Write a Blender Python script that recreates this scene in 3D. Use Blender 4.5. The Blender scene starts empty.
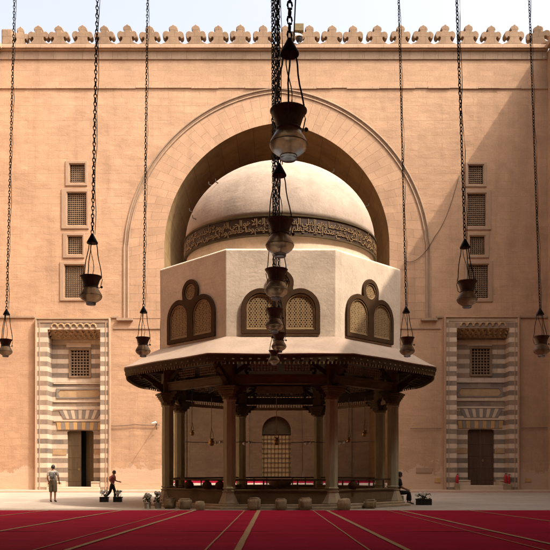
import bpy, bmesh, math, random
from math import sin, cos, pi, radians, sqrt, atan2
from mathutils import Vector, Matrix
random.seed(7)
SC = bpy.context.scene
COL = SC.collection
F, HY, CX, CZ = 757.0, 470.0, 277.0, 1.3      # focal length (px), horizon row, centre column, eye height


def at(px, py, Y):
    return Vector(((px - CX) * Y / F, Y, CZ + (HY - py) * Y / F))


# ------------------------------------------------------------------ materials
def new_mat(name):
    m = bpy.data.materials.new(name)
    m.use_nodes = True
    nt = m.node_tree
    nt.nodes.clear()
    out = nt.nodes.new('ShaderNodeOutputMaterial')
    p = nt.nodes.new('ShaderNodeBsdfPrincipled')
    nt.links.new(p.outputs[0], out.inputs[0])
    return m, nt, p


class NB:
    """tiny node builder"""
    def __init__(s, nt): s.nt = nt

    def n(s, t, **kw):
        x = s.nt.nodes.new(t)
        for k, v in kw.items(): setattr(x, k, v)
        return x

    def put(s, sock, v):
        if hasattr(v, 'is_output'): s.nt.links.new(v, sock)
        else:
            if hasattr(sock, 'default_value') and not isinstance(v, (int, float)) and len(v) == 3 and len(sock.default_value) == 4:
                v = (*v, 1)
            sock.default_value = v

    def math(s, op, a, b=0.0, c=0.0, clamp=False):
        x = s.n('ShaderNodeMath', operation=op, use_clamp=clamp)
        s.put(x.inputs[0], a); s.put(x.inputs[1], b); s.put(x.inputs[2], c)
        return x.outputs[0]

    def coords(s):
        t = s.n('ShaderNodeNewGeometry')
        sp = s.n('ShaderNodeSeparateXYZ'); s.put(sp.inputs[0], t.outputs['Position'])
        return t.outputs['Position'], sp.outputs

    def comb(s, x, y, z=0.0):
        c = s.n('ShaderNodeCombineXYZ')
        s.put(c.inputs[0], x); s.put(c.inputs[1], y); s.put(c.inputs[2], z)
        return c.outputs[0]

    def noise(s, vec, scale, detail=4, rough=0.55, dist=0.0):
        x = s.n('ShaderNodeTexNoise')
        s.put(x.inputs['Vector'], vec); x.inputs['Scale'].default_value = scale
        x.inputs['Detail'].default_value = detail; x.inputs['Roughness'].default_value = rough
        x.inputs['Distortion'].default_value = dist
        return x.outputs[0]

    def ramp(s, v, stops):
        r = s.n('ShaderNodeValToRGB'); s.put(r.inputs[0], v)
        cr = r.color_ramp
        while len(cr.elements) < len(stops): cr.elements.new(0.5)
        for e, (p, c) in zip(cr.elements, stops):
            e.position = p
            e.color = (c, c, c, 1) if isinstance(c, (int, float)) else (*c, 1)
        return r.outputs[0]

    def mix(s, f, a, b, mode='MIX'):
        x = s.n('ShaderNodeMix', data_type='RGBA', blend_type=mode)
        s.put(x.inputs[0], f)
        s.put(x.inputs[6], a); s.put(x.inputs[7], b)
        return x.outputs[2]

    def bump(s, h, strength, dist, normal=None):
        b = s.n('ShaderNodeBump'); s.put(b.inputs['Height'], h)
        b.inputs['Strength'].default_value = strength; b.inputs['Distance'].default_value = dist
        if normal is not None: s.put(b.inputs['Normal'], normal)
        return b.outputs[0]


def mul(c, f): return tuple(min(1, x * f) for x in c)


def simple(name, base, rough=0.7, metal=0.0, var=0.15, scale=3.0, bump=0.2, bdist=0.01, stretch=(1, 1, 1), spec=0.3, grain=True):
    m, nt, p = new_mat(name); b = NB(nt)
    pos, _ = b.coords()
    mp = b.n('ShaderNodeMapping'); b.put(mp.inputs[0], pos); mp.inputs['Scale'].default_value = stretch
    v = mp.outputs[0]
    n1 = b.noise(v, scale, 6, 0.6)
    n2 = b.noise(v, scale * 7, 3, 0.6)
    f = b.math('ADD', b.math('MULTIPLY', n1, 0.65), b.math('MULTIPLY', n2, 0.35))
    col = b.ramp(f, [(0.3, mul(base, 1 - var * 1.3)), (0.7, mul(base, 1 + var))])
    b.put(p.inputs['Base Color'], col)
    p.inputs['Roughness'].default_value = rough
    p.inputs['Metallic'].default_value = metal
    p.inputs['Specular IOR Level'].default_value = spec
    if bump: b.put(p.inputs['Normal'], b.bump(f, bump, bdist))
    return m


def masonry(name, base, var=0.12, bw=0.95, bh=0.46, mortar=0.012, joint=0.8, jbump=0.02, mode='WALL', rough=0.9,
            plaster=0.5, damp=True, streak=0.12, pits=True, tone=0.1, wav=0.03, low_patch=None):
    """weathered stone blocks under thin plaster, as procedural nodes"""
    m, nt, p = new_mat(name); b = NB(nt)
    pos, s = b.coords()
    if mode == 'WALL':
        vec = b.comb(b.math('ADD', s[0], s[1]), s[2])
    elif mode == 'FLOOR':
        vec = b.comb(s[0], s[1])
    else:
        uv = b.n('ShaderNodeUVMap'); vec = uv.outputs[0]
    # wobble so the joints are not ruler straight
    wob = b.n('ShaderNodeTexNoise'); b.put(wob.inputs['Vector'], vec)
    wob.inputs['Scale'].default_value = 0.9
    va = b.n('ShaderNodeVectorMath', operation='MULTIPLY_ADD')
    b.put(va.inputs[0], wob.outputs[1]); va.inputs[1].default_value = (0.05, 0.05, 0.0); b.put(va.inputs[2], vec)
    br = b.n('ShaderNodeTexBrick')
    b.put(br.inputs['Vector'], va.outputs[0])
    br.inputs['Scale'].default_value = 1.0
    br.inputs['Brick Width'].default_value = bw; br.inputs['Row Height'].default_value = bh
    br.inputs['Mortar Size'].default_value = mortar; br.inputs['Mortar Smooth'].default_value = 0.4
    br.inputs['Bias'].default_value = 0.0
    br.inputs['Color1'].default_value = (0.0, 0.0, 0.0, 1); br.inputs['Color2'].default_value = (1, 1, 1, 1)
    br.inputs['Mortar'].default_value = (0.5, 0.5, 0.5, 1)
    tonev = br.outputs[0]; mort = br.outputs[1]
    big = b.noise(pos, 0.22, 5, 0.6)
    mid = b.noise(pos, 1.3, 6, 0.65, 0.4)
    fine = b.noise(pos, 14, 5, 0.7)
    col = b.ramp(b.math('ADD', b.math('MULTIPLY', big, 0.5), b.math('MULTIPLY', mid, 0.5)),
                 [(0.33, mul(base, 1 - var * 1.4)), (0.5, base), (0.68, mul(base, 1 + var))])
    tb = b.ramp(tonev, [(0.0, 1 - tone), (1.0, 1 + tone * 0.6)])
    col = b.mix(1.0, col, tb, 'MULTIPLY')
    # joints fade in and out under the plaster
    jm = b.math('MULTIPLY', mort, b.ramp(mid, [(0.5 - plaster * 0.12, 0.0), (0.72 - plaster * 0.1, 1.0)]) if plaster > 0 else 1.0)
    col = b.mix(b.math('MULTIPLY', jm, joint), col, mul(base, 0.42))
    # vertical streaks of dirt
    sv = b.n('ShaderNodeMapping'); b.put(sv.inputs[0], pos); sv.inputs['Scale'].default_value = (1.6, 1.6, 0.09)
    st = b.ramp(b.noise(sv.outputs[0], 1.0, 5, 0.7), [(0.5, 1.0), (0.75, 1 - streak)])
    col = b.mix(1.0, col, st, 'MULTIPLY')
    if pits:
        pit = b.ramp(b.noise(pos, 3.2, 8, 0.85), [(0.635, 0.0), (0.69, 1.0)])
        col = b.mix(b.math('MULTIPLY', pit, 0.6), col, mul(base, 0.5))
    col = b.mix(1.0, col, b.ramp(fine, [(0.3, 0.90), (0.7, 1.08)]), 'MULTIPLY')
    blot = b.ramp(b.noise(pos, 0.55, 7, 0.72, 0.8), [(0.40, 1.0), (0.60, 1 - streak * 0.9)])
    col = b.mix(1.0, col, blot, 'MULTIPLY')
    chalk = b.ramp(b.noise(pos, 2.1, 6, 0.75), [(0.62, 0.0), (0.70, 1.0)])
    col = b.mix(b.math('MULTIPLY', chalk, 0.35), col, mul(base, 1.22))
    if low_patch:
        # bare, pale re-plastering near the ground with a ragged upper edge
        h = b.math('ADD', s[2], b.math('MULTIPLY', b.noise(pos, 0.9, 6, 0.7), -2.9))
        pm = b.ramp(h, [(0.0, 1.0), (0.02, 0.0)])
        col = b.mix(pm, col, low_patch)
    b.put(p.inputs['Base Color'], col)
    p.inputs['Roughness'].default_value = rough
    p.inputs['Specular IOR Level'].default_value = 0.15
    # relief
    rowv = b.comb(b.math('MULTIPLY', b.math('ADD', s[0], s[1]), 0.8), b.math('MULTIPLY', s[2], 1.7)) if mode == 'WALL' else pos
    und = b.noise(rowv, 1.0, 4, 0.6)
    n = b.bump(und, 0.6, wav)
    n = b.bump(b.math('ADD', b.math('MULTIPLY', mid, 0.6), b.math('MULTIPLY', fine, 0.2)), 0.6, 0.045, n)
    n = b.bump(b.math('MULTIPLY', jm, -1.0), 0.8, jbump, n)
    b.put(p.inputs['Normal'], n)
    return m


SAND = (0.405, 0.245, 0.146)
M = {}
M['wall'] = masonry('sunbaked_plaster', SAND, var=0.13, plaster=1.0, joint=0.22, jbump=0.012, tone=0.03, wav=0.06, streak=0.15,
                    low_patch=(0.43, 0.29, 0.19))
M['wall_top'] = masonry('parapet_brick', mul(SAND, 0.95), var=0.08, bw=0.8, bh=0.32, plaster=0.3, joint=0.35, tone=0.06, wav=0.03)
M['ring'] = masonry('arch_blocks', (0.40, 0.243, 0.146), var=0.12, bw=1.05, bh=0.5, mode='UV', plaster=0.0, joint=0.38, tone=0.09, mortar=0.010, wav=0.03, jbump=0.02)
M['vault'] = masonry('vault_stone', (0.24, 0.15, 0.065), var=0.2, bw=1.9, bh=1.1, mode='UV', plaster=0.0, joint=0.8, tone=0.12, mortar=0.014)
M['hall'] = masonry('pale_hall_bounce_stone', (0.50, 0.43, 0.33), var=0.08, plaster=1.0, joint=0.2, tone=0.03, wav=0.02)  # unseen hall; pale tone chosen to bounce fill onto kiosk and lamps
M['hall_vault'] = masonry('pale_vault_bounce_stone', (0.48, 0.41, 0.31), var=0.08, bw=1.2, bh=.6, mode='UV', plaster=0.5, joint=0.3, tone=0.03, wav=0.02)  # pale for the same bounced fill light
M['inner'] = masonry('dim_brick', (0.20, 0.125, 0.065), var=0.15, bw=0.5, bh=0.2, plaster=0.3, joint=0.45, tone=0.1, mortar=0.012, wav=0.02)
M['trim'] = masonry('trim_stone', (0.38, 0.245, 0.155), var=0.07, bw=0.9, bh=5.0, plaster=0.0, joint=0.4, tone=0.05, wav=0.01)
M['trim_dark'] = masonry('dark_trim_stone', (0.30, 0.20, 0.13), var=0.12, bw=0.9, bh=5.0, plaster=0.0, joint=0.4, tone=0.05, wav=0.01)  # darker tone than the plain trim stone
M['merlon'] = masonry('merlon_stone', (0.235, 0.15, 0.092), var=0.16, bw=0.6, bh=0.42, plaster=0.0, joint=0.4, tone=0.08, wav=0.02)
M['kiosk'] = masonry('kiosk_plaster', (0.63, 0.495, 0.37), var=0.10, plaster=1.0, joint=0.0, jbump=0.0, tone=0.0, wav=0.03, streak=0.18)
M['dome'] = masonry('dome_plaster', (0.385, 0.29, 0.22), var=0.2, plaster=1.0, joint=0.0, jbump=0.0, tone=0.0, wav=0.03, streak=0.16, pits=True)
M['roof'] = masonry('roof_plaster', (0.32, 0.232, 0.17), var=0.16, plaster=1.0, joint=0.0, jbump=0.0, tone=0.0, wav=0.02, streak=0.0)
M['column'] = simple('column_stone', (0.34, 0.31, 0.19), 0.8, var=0.25, scale=1.2, bump=0.4, stretch=(4, 4, .5))
M['colbase'] = simple('column_base_stone', (0.33, 0.25, 0.16), 0.8, var=0.25, scale=2.5, bump=0.5, bdist=0.02)
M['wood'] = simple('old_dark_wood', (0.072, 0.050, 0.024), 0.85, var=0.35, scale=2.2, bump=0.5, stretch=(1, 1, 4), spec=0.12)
M['wood_lit'] = simple('lit_brown_wood', (0.155, 0.112, 0.055), 0.8, var=0.3, scale=2.2, bump=0.4, stretch=(1, 1, 4), spec=0.15)  # lighter copy of the old wood, with light put into its colour
M['wood_light'] = simple('carved_ochre_wood', (0.30, 0.20, 0.09), 0.6, var=0.3, scale=4, bump=0.4)
M['frame'] = simple('window_frame_wood', (0.055, 0.028, 0.012), 0.85, var=0.2, scale=3, bump=0.3, spec=0.1)
M['gypsum'] = simple('golden_gypsum_screen', (0.24, 0.15, 0.068), 0.8, var=0.15, scale=6, bump=0.3)
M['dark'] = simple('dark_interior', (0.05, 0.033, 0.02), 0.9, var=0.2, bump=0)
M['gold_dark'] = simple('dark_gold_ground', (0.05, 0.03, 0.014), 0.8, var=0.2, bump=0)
M['band'] = simple('dark_band', (0.045, 0.022, 0.011), 0.6, var=0.35, scale=1.5, bump=0.3)
M['gilt'] = simple('worn_gilt_letters', (0.21, 0.13, 0.06), 0.5, var=0.3, scale=2.0, bump=0.2)
M['lattice'] = simple('lattice_wood', (0.20, 0.125, 0.07), 0.8, var=0.2, scale=5)
M['winframe'] = simple('window_surround_stone', (0.29, 0.185, 0.115), 0.9, var=0.1, scale=2, bump=0.4, bdist=0.02)
M['door'] = simple('door_wood', (0.085, 0.052, 0.024), 0.6, var=0.3, scale=1.5, bump=0.4, stretch=(5, 5, .4))
M['door_dark'] = simple('dark_door_wood', (0.075, 0.036, 0.018), 0.6, var=0.3, scale=1.5, bump=0.4, stretch=(5, 5, .4))
M['muq'] = simple('muqarnas_stone', (0.36, 0.23, 0.12), 0.9, var=0.2, scale=3, bump=0.5, bdist=0.02)
M['grey'] = simple('grey_marble', (0.20, 0.155, 0.12), 0.8, var=0.12, scale=2)
M['ochre'] = simple('ochre_marble', (0.40, 0.23, 0.09), 0.8, var=0.15, scale=2)
M['cream'] = simple('cream_marble', (0.46, 0.345, 0.24), 0.8, var=0.1, scale=2)
M['goldpanel'] = simple('warm_gold_panel', (0.40, 0.25, 0.10), 0.7, var=0.2, scale=2)
M['bronze'] = simple('lamp_bronze', (0.23, 0.25, 0.19), 0.55, 0.1, var=0.4, scale=9, bump=0.3, spec=0.5)
M['chain'] = simple('oiled_iron', (0.035, 0.050, 0.041), 0.4, 0.5, var=0.4, scale=20, bump=0.0, spec=0.5)
M['brass'] = simple('dull_brass', (0.42, 0.27, 0.10), 0.4, 0.7, var=0.2, scale=9, bump=0.1)
M['iron'] = simple('grille_iron', (0.05, 0.032, 0.02), 0.5, 0.3, var=0.2)
M['red_paint'] = simple('red_paint', (0.30, 0.012, 0.018), 0.35, var=0.05)
M['black'] = simple('black_plastic', (0.02, 0.018, 0.016), 0.5, var=0.2)
M['pot'] = simple('grey_pot', (0.32, 0.28, 0.23), 0.8, var=0.15, scale=12)
M['leaf'] = simple('plant_leaf', (0.06, 0.085, 0.03), 0.7, var=0.3, scale=20)
M['petal'] = simple('white_petal', (0.62, 0.58, 0.5), 0.7, var=0.1, scale=20)
M['whitemetal'] = simple('white_enamel', (0.75, 0.72, 0.66), 0.4, var=0.05)
M['wire'] = simple('old_cable', (0.10, 0.06, 0.04), 0.8, var=0.1)
M['skin'] = simple('skin', (0.30, 0.155, 0.085), 0.6, var=0.08, scale=12, bump=0.1)
M['hair'] = simple('black_hair', (0.012, 0.009, 0.008), 0.5, var=0.2, scale=30)
M['shirt_grey'] = simple('pale_shirt_cloth', (0.40, 0.36, 0.29), 0.9, var=0.12, scale=9, bump=0.5, bdist=0.02)
M['shorts'] = simple('olive_shorts_cloth', (0.13, 0.105, 0.06), 0.9, var=0.15, scale=9, bump=0.5, bdist=0.02)
M['shirt_pink'] = simple('rose_shirt_cloth', (0.42, 0.10, 0.11), 0.9, var=0.12, scale=9, bump=0.5, bdist=0.02)
M['blackcloth'] = simple('black_cloth', (0.016, 0.013, 0.014), 0.9, var=0.2, scale=9, bump=0.5, bdist=0.02)
M['greycloth'] = simple('dark_grey_cloth', (0.06, 0.055, 0.05), 0.9, var=0.2, scale=9, bump=0.5, bdist=0.02)
M['straps'] = simple('grey_strap', (0.13, 0.12, 0.10), 0.9, var=0.2, scale=9)
M['tan'] = simple('tan_bag_cloth', (0.38, 0.21, 0.09), 0.9, var=0.1, scale=9, bump=0.4)
M['whitestone'] = masonry('white_step_marble', (0.50, 0.41, 0.33), var=0.06, bw=1.2, bh=3, plaster=0.0, joint=0.4, tone=0.05, wav=0.01)
M['stoolstone'] = simple('stool_stone', (0.27, 0.195, 0.11), 0.85, var=0.35, scale=3, bump=0.7, bdist=0.03)
M['bench'] = masonry('bench_stone', (0.16, 0.11, 0.06), var=0.2, bw=0.8, bh=0.28, plaster=0.2, joint=0.5, tone=0.1, wav=0.02)


def glass_globe():
    m, nt, p = new_mat('smoky_globe_glass'); b = NB(nt)
    pos, s = b.coords()
    n = b.noise(pos, 14, 5, 0.7)
    b.put(p.inputs['Base Color'], b.ramp(n, [(0.3, (0.36, 0.33, 0.26)), (0.7, (0.76, 0.70, 0.57))]))
    p.inputs['Roughness'].default_value = 0.3
    p.inputs['IOR'].default_value = 1.18
    p.inputs['Transmission Weight'].default_value = 0.55
    b.put(p.inputs['Normal'], b.bump(n, 0.25, 0.01))
    return m


M['globe'] = glass_globe()


def banded_stone():
    m, nt, p = new_mat('banded_ablaq_stone'); b = NB(nt)
    pos, s = b.coords()
    wob = b.math('MULTIPLY', b.noise(pos, 0.7, 3), 0.06)
    z = b.math('ADD', s[2], wob)
    fr = b.math('FRACT', b.math('DIVIDE', z, 0.585))
    msk = b.ramp(fr, [(0.0, 0.0), (0.015, 1.0), (0.50, 1.0), (0.53, 0.0)])
    big = b.noise(pos, 1.1, 5, 0.65)
    # alternate blocks differ in tone
    br = b.n('ShaderNodeTexBrick')
    b.put(br.inputs['Vector'], b.comb(s[0], z))
    for k, v in (('Scale', 1.0), ('Brick Width', 0.8), ('Row Height', 0.2925), ('Mortar Size', 0.008)):
        br.inputs[k].default_value = v
    br.inputs['Color1'].default_value = (0, 0, 0, 1); br.inputs['Color2'].default_value = (1, 1, 1, 1)
    light = b.ramp(big, [(0.3, (0.42, 0.31, 0.215)), (0.7, (0.56, 0.43, 0.32))])
    dk = b.ramp(b.noise(pos, 0.5, 5, 0.7), [(0.35, (0.15, 0.12, 0.095)), (0.66, (0.30, 0.20, 0.13))])
    col = b.mix(msk, light, dk)
    col = b.mix(1.0, col, b.ramp(br.outputs[0], [(0, 0.86), (1, 1.07)]), 'MULTIPLY')
    col = b.mix(b.math('MULTIPLY', br.outputs[1], 0.45), col, (0.12, 0.08, 0.05))
    wear = b.ramp(b.noise(pos, 2.4, 7, 0.8), [(0.6, 0.0), (0.68, 1.0)])
    col = b.mix(b.math('MULTIPLY', wear, 0.35), col, (0.5, 0.32, 0.18))
    b.put(p.inputs['Base Color'], col)
    p.inputs['Roughness'].default_value = 0.85; p.inputs['Specular IOR Level'].default_value = 0.2
    n = b.bump(b.noise(pos, 5, 6, 0.7), 0.4, 0.02)
    n = b.bump(b.math('MULTIPLY', br.outputs[1], -1.0), 0.6, 0.012, n)
    b.put(p.inputs['Normal'], n)
    return m


M['ablaq'] = banded_stone()


def paving():
    m, nt, p = new_mat('marble_paving'); b = NB(nt)
    pos, s = b.coords()
    br = b.n('ShaderNodeTexBrick'); b.put(br.inputs['Vector'], b.comb(s[0], s[1]))
    for k, v in (('Scale', 1.0), ('Brick Width', 1.1), ('Row Height', 0.7), ('Mortar Size', 0.012)):
        br.inputs[k].default_value = v
    br.inputs['Color1'].default_value = (0.33, 0.27, 0.21, 1); br.inputs['Color2'].default_value = (0.28, 0.225, 0.175, 1)
    br.inputs['Mortar'].default_value = (0.2, 0.14, 0.1, 1)
    n = b.noise(pos, 0.5, 6, 0.65)
    col = b.mix(1.0, br.outputs[0], b.ramp(n, [(0.35, 0.84), (0.65, 1.08)]), 'MULTIPLY')
    # inlaid darker lines that run with the court
    fr = b.math('FRACT', b.math('DIVIDE', s[1], 3.1))
    ln = b.ramp(fr, [(0.0, 1.0), (0.045, 1.0), (0.05, 0.0), (0.995, 0.0)])
    col = b.mix(b.math('MULTIPLY', ln, 0.35), col, (0.30, 0.14, 0.09))
    b.put(p.inputs['Base Color'], col)
    p.inputs['Roughness'].default_value = 0.6
    b.put(p.inputs['Normal'], b.bump(b.noise(pos, 6, 4), 0.2, 0.01))
    return m


M['paving'] = paving()
M['pinkstone'] = simple('rose_granite', (0.42, 0.20, 0.14), 0.7, var=0.15, scale=2)


def carpet_mat(name, base):
    m, nt, p = new_mat(name); b = NB(nt)
    pos, s = b.coords()
    # rows of prayer places: faint cross bands in the weave, plus the nap brushed both ways
    fr = b.math('FRACT', b.math('DIVIDE', s[1], 1.25))
    row = b.ramp(fr, [(0.0, 0.84), (0.03, 0.84), (0.06, 1.0), (0.94, 1.0), (1.0, 0.84)])
    mp = b.n('ShaderNodeMapping'); b.put(mp.inputs[0], pos); mp.inputs['Scale'].default_value = (0.25, 1.6, 1)
    nap = b.ramp(b.noise(mp.outputs[0], 1.0, 5, 0.65), [(0.3, 0.78), (0.7, 1.15)])
    fn = b.ramp(b.noise(pos, 60, 3, 0.7), [(0.3, 0.8), (0.7, 1.15)])
    col = b.mix(1.0, base, row, 'MULTIPLY')
    col = b.mix(1.0, col, nap, 'MULTIPLY')
    col = b.mix(1.0, col, fn, 'MULTIPLY')
    lint = b.ramp(b.noise(pos, 9, 2, 0.5), [(0.765, 0.0), (0.775, 1.0)])
    col = b.mix(b.math('MULTIPLY', lint, 0.5), col, (0.45, 0.25, 0.18))
    b.put(p.inputs['Base Color'], col)
    p.inputs['Roughness'].default_value = 1.0
    p.inputs['Specular IOR Level'].default_value = 0.05
    n = b.bump(b.noise(mp.outputs[0], 1.2, 4), 0.5, 0.04)
    n = b.bump(b.noise(pos, 90, 2), 0.5, 0.004, n)
    b.put(p.inputs['Normal'], n)
    return m


M['carpet'] = carpet_mat('crimson_carpet', (0.215, 0.006, 0.019))
M['stripe'] = simple('beige_woven_stripe', (0.27, 0.165, 0.085), 1.0, var=0.12, scale=5, bump=0.3, spec=0.05)


# ------------------------------------------------------------------ mesh helpers
class MB:
    def __init__(s):
        s.v = []; s.f = []; s.mi = []; s.uv = {}; s.cur = 0

    def add(s, vs, fs):
        o = len(s.v)
        s.v += [tuple(v) for v in vs]
        for f in fs:
            s.f.append(tuple(i + o for i in f)); s.mi.append(s.cur)
        return s

    def box(s, x0, x1, y0, y1, z0, z1, mat=None):
        vs = [Vector((x, y, z)) for z in (z0, z1) for y in (y0, y1) for x in (x0, x1)]
        if mat is not None: vs = [mat @ v for v in vs]
        return s.add(vs, [(0, 2, 3, 1), (4, 5, 7, 6), (0, 1, 5, 4), (2, 6, 7, 3), (0, 4, 6, 2), (1, 3, 7, 5)])

    def beam(s, a, b, w, h):
        a = Vector(a); b = Vector(b); d = b - a; L = d.length
        q = d.to_track_quat('X', 'Z').to_matrix().to_4x4()
        return s.box(0, L, -w / 2, w / 2, -h / 2, h / 2, Matrix.Translation(a) @ q)

    def tube(s, pts, r, n=6, closed=False):
        pts = [Vector(p) for p in pts]
        N = len(pts); rs = r if isinstance(r, (list, tuple)) else [r] * N
        rings = []
        up = Vector((0, 0, 1))
        for i, p in enumerate(pts):
            if closed: t = pts[(i + 1) % N] - pts[i - 1]
            else: t = pts[min(i + 1, N - 1)] - pts[max(i - 1, 0)]
            t.normalize()
            a = t.cross(up)
            if a.length < 0.05: a = t.cross(Vector((0, 1, 0)))
            a.normalize(); bb = t.cross(a)
            rings.append([p + (a * cos(2 * pi * k / n) + bb * sin(2 * pi * k / n)) * rs[i] for k in range(n)])
        vs = [v for rg in rings for v in rg]
        fs = []
        for i in range(N if closed else N - 1):
            j = (i + 1) % N
            for k in range(n):
                l = (k + 1) % n
                fs.append((i * n + k, i * n + l, j * n + l, j * n + k))
        if not closed: fs += [tuple(range(n))[::-1], tuple((N - 1) * n + k for k in range(n))]
        return s.add(vs, fs)

    def lathe(s, prof, n=32, c=(0, 0, 0), rot=0.0, cap=True, scale=None):
        vs = []; fs = []
        for (r, z) in prof:
            for k in range(n):
                a = 2 * pi * k / n + rot
                vs.append(Vector((c[0] + r * cos(a), c[1] + r * sin(a), c[2] + z)))
        for i in range(len(prof) - 1):
            for k in range(n):
                l = (k + 1) % n
                fs.append((i * n + k, i * n + l, (i + 1) * n + l, (i + 1) * n + k))
        if cap:
            if prof[0][0] > 1e-4: fs.append(tuple(range(n))[::-1])
            if prof[-1][0] > 1e-4: fs.append(tuple((len(prof) - 1) * n + k for k in range(n)))
        return s.add(vs, fs)

    def octo(s, prof, c=(0, 0, 0), cap=True):
        return s.lathe([(a / cos(pi / 8), z) for a, z in prof], 8, c, pi / 8, cap)

    def blob(s, c, r, n=10, m=7, jitter=0.0):
        vs = [Vector((c[0], c[1], c[2] - r[2]))]; fs = []
        for i in range(1, m):
            ph = -pi / 2 + pi * i / m
            for k in range(n):
                a = 2 * pi * k / n
                j = 1 + random.uniform(-jitter, jitter)
                vs.append(Vector((c[0] + r[0] * cos(ph) * cos(a) * j, c[1] + r[1] * cos(ph) * sin(a) * j, c[2] + r[2] * sin(ph) * j)))
        vs.append(Vector((c[0], c[1], c[2] + r[2])))
        for k in range(n): fs.append((0, 1 + (k + 1) % n, 1 + k))
        for i in range(m - 2):
            for k in range(n):
                l = (k + 1) % n
                fs.append((1 + i * n + k, 1 + i * n + l, 1 + (i + 1) * n + l, 1 + (i + 1) * n + k))
        t = len(vs) - 1; o = 1 + (m - 2) * n
        for k in range(n): fs.append((t, o + k, o + (k + 1) % n))
        return s.add(vs, fs)

    def build(s, name, mat, parent=None, smooth=False, bevel=0.0, loc=None, rotz=None, auto=None):
        me = bpy.data.meshes.new(name)
        me.from_pydata(s.v, [], s.f)
        mats = mat if isinstance(mat, (list, tuple)) else [mat]
        for m_ in mats: me.materials.append(m_)
        if len(mats) > 1: me.polygons.foreach_set('material_index', s.mi)
        bm = bmesh.new(); bm.from_mesh(me)
        bmesh.ops.recalc_face_normals(bm, faces=bm.faces[:])
        bm.to_mesh(me); bm.free()
        if s.uv:
            l = me.uv_layers.new(name='UVMap')
            for poly in me.polygons:
                for li in poly.loop_indices:
                    l.data[li].uv = s.uv.get(me.loops[li].vertex_index, (0, 0))
        return link(name, me, parent, smooth, bevel, loc, rotz, auto)


def link(name, me, parent=None, smooth=False, bevel=0.0, loc=None, rotz=None, auto=None):
    o = bpy.data.objects.new(name, me); COL.objects.link(o)
    if parent: o.parent = parent
    if loc is not None: o.location = loc
    if rotz is not None: o.rotation_euler[2] = rotz
    if smooth or auto:
        me.polygons.foreach_set('use_smooth', [True] * len(me.polygons))
        if auto: me.set_sharp_from_angle(angle=radians(auto))
    if bevel:
        b = o.modifiers.new('bevel', 'BEVEL'); b.width = bevel; b.segments = 2; b.limit_method = 'ANGLE'; b.angle_limit = radians(40)
    return o


def extr(outer, holes, y0, th, bev=0.0, res=1):
    """plate in the X-Z plane from outlines, front face at y0, going back th -> mesh"""
    cu = bpy.data.curves.new('tmp', 'CURVE'); cu.dimensions = '2D'; cu.fill_mode = 'BOTH'
    cu.extrude = th / 2 - bev; cu.bevel_depth = bev; cu.bevel_resolution = res
    if bev: cu.offset = -bev
    for poly in [outer] + list(holes):
        sp = cu.splines.new('POLY'); sp.points.add(len(poly) - 1); sp.use_cyclic_u = True
        for p, q in zip(sp.points, poly): p.co = (q[0], q[1], 0, 1)
    o = bpy.data.objects.new('tmp', cu); COL.objects.link(o)
    dg = bpy.context.evaluated_depsgraph_get()
    me = bpy.data.meshes.new_from_object(o.evaluated_get(dg))
    bpy.data.objects.remove(o); bpy.data.curves.remove(cu)
    yc = y0 + th / 2
    for v in me.vertices:
        u, w, d = v.co
        v.co = (u, yc + d, w)
    bm = bmesh.new(); bm.from_mesh(me)
    bmesh.ops.remove_doubles(bm, verts=bm.verts[:], dist=1e-5)
    bmesh.ops.recalc_face_normals(bm, faces=bm.faces[:])
    bm.to_mesh(me); bm.free()
    me.materials.clear()
    return me


def plate(name, outer, holes, y0, th, mat, parent=None, bev=0.0, loc=None, rotz=None, res=1):
    me = extr(outer, holes, y0, th, bev, res); me.name = name
    me.materials.append(mat)
    for p in me.polygons: p.use_smooth = False
    return link(name, me, parent, loc=loc, rotz=rotz)


def rect(x0, x1, z0, z1): return [(x0, z0), (x1, z0), (x1, z1), (x0, z1)]


def thing(name, label, cat, loc=(0, 0, 0), rotz=0.0, group=None):
    o = bpy.data.objects.new(name, None); COL.objects.link(o)
    o.empty_display_size = 0.2
    o.location = loc; o.rotation_euler = (0, 0, rotz)
    return tag(o, label, cat, group)


def tag(o, label, cat=None, group=None):
    o['label'] = label
    if cat: o['category'] = cat
    if group: o['group'] = group
    return o


def struct(o, label=None, kind='structure'):
    o['kind'] = kind
    if label: o['label'] = label
    return o


def kids(o): return [c for c in COL.objects if c.parent == o]


def dup(root, loc=None, rotz=None, label=None, scale=None):
    r = root.copy(); COL.objects.link(r)
    if loc is not None: r.location = loc
    if rotz is not None: r.rotation_euler[2] = rotz
    if scale is not None: r.scale = (scale,) * 3
    if label: r['label'] = label
    for ch in kids(root):
        c = ch.copy(); COL.objects.link(c); c.parent = r
        for g in kids(ch):
            d = g.copy(); COL.objects.link(d); d.parent = c
    return r


def parc(cx, hw, e, zs, n=24):
    """pointed arch outline from right spring over the apex to the left spring; hw half width, e centre offset"""
    r = hw + e
    a0 = math.acos(e / r)
    R = [(cx - e + r * cos(a0 * i / n), zs + r * sin(a0 * i / n)) for i in range(n + 1)]
    L = [(cx + e - r * cos(a0 * i / n), zs + r * sin(a0 * i / n)) for i in range(n, -1, -1)]
    return R + L[1:]


def W(px, py, Y=46.0):
    p = at(px, py, Y); return (p.x, p.z)


# ================================================================== SETTING
YW = 46.0
XR, XL = 16.45, -16.85
S = F / YW                                       # px per metre on the far wall

g = MB(); g.add([(-400, -400, 0), (400, -400, 0), (400, 400, 0), (-400, 400, 0)], [(0, 1, 2, 3)])
struct(g.build('courtyard_ground', M['paving']), 'pale marble paving of the open courtyard')

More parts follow.
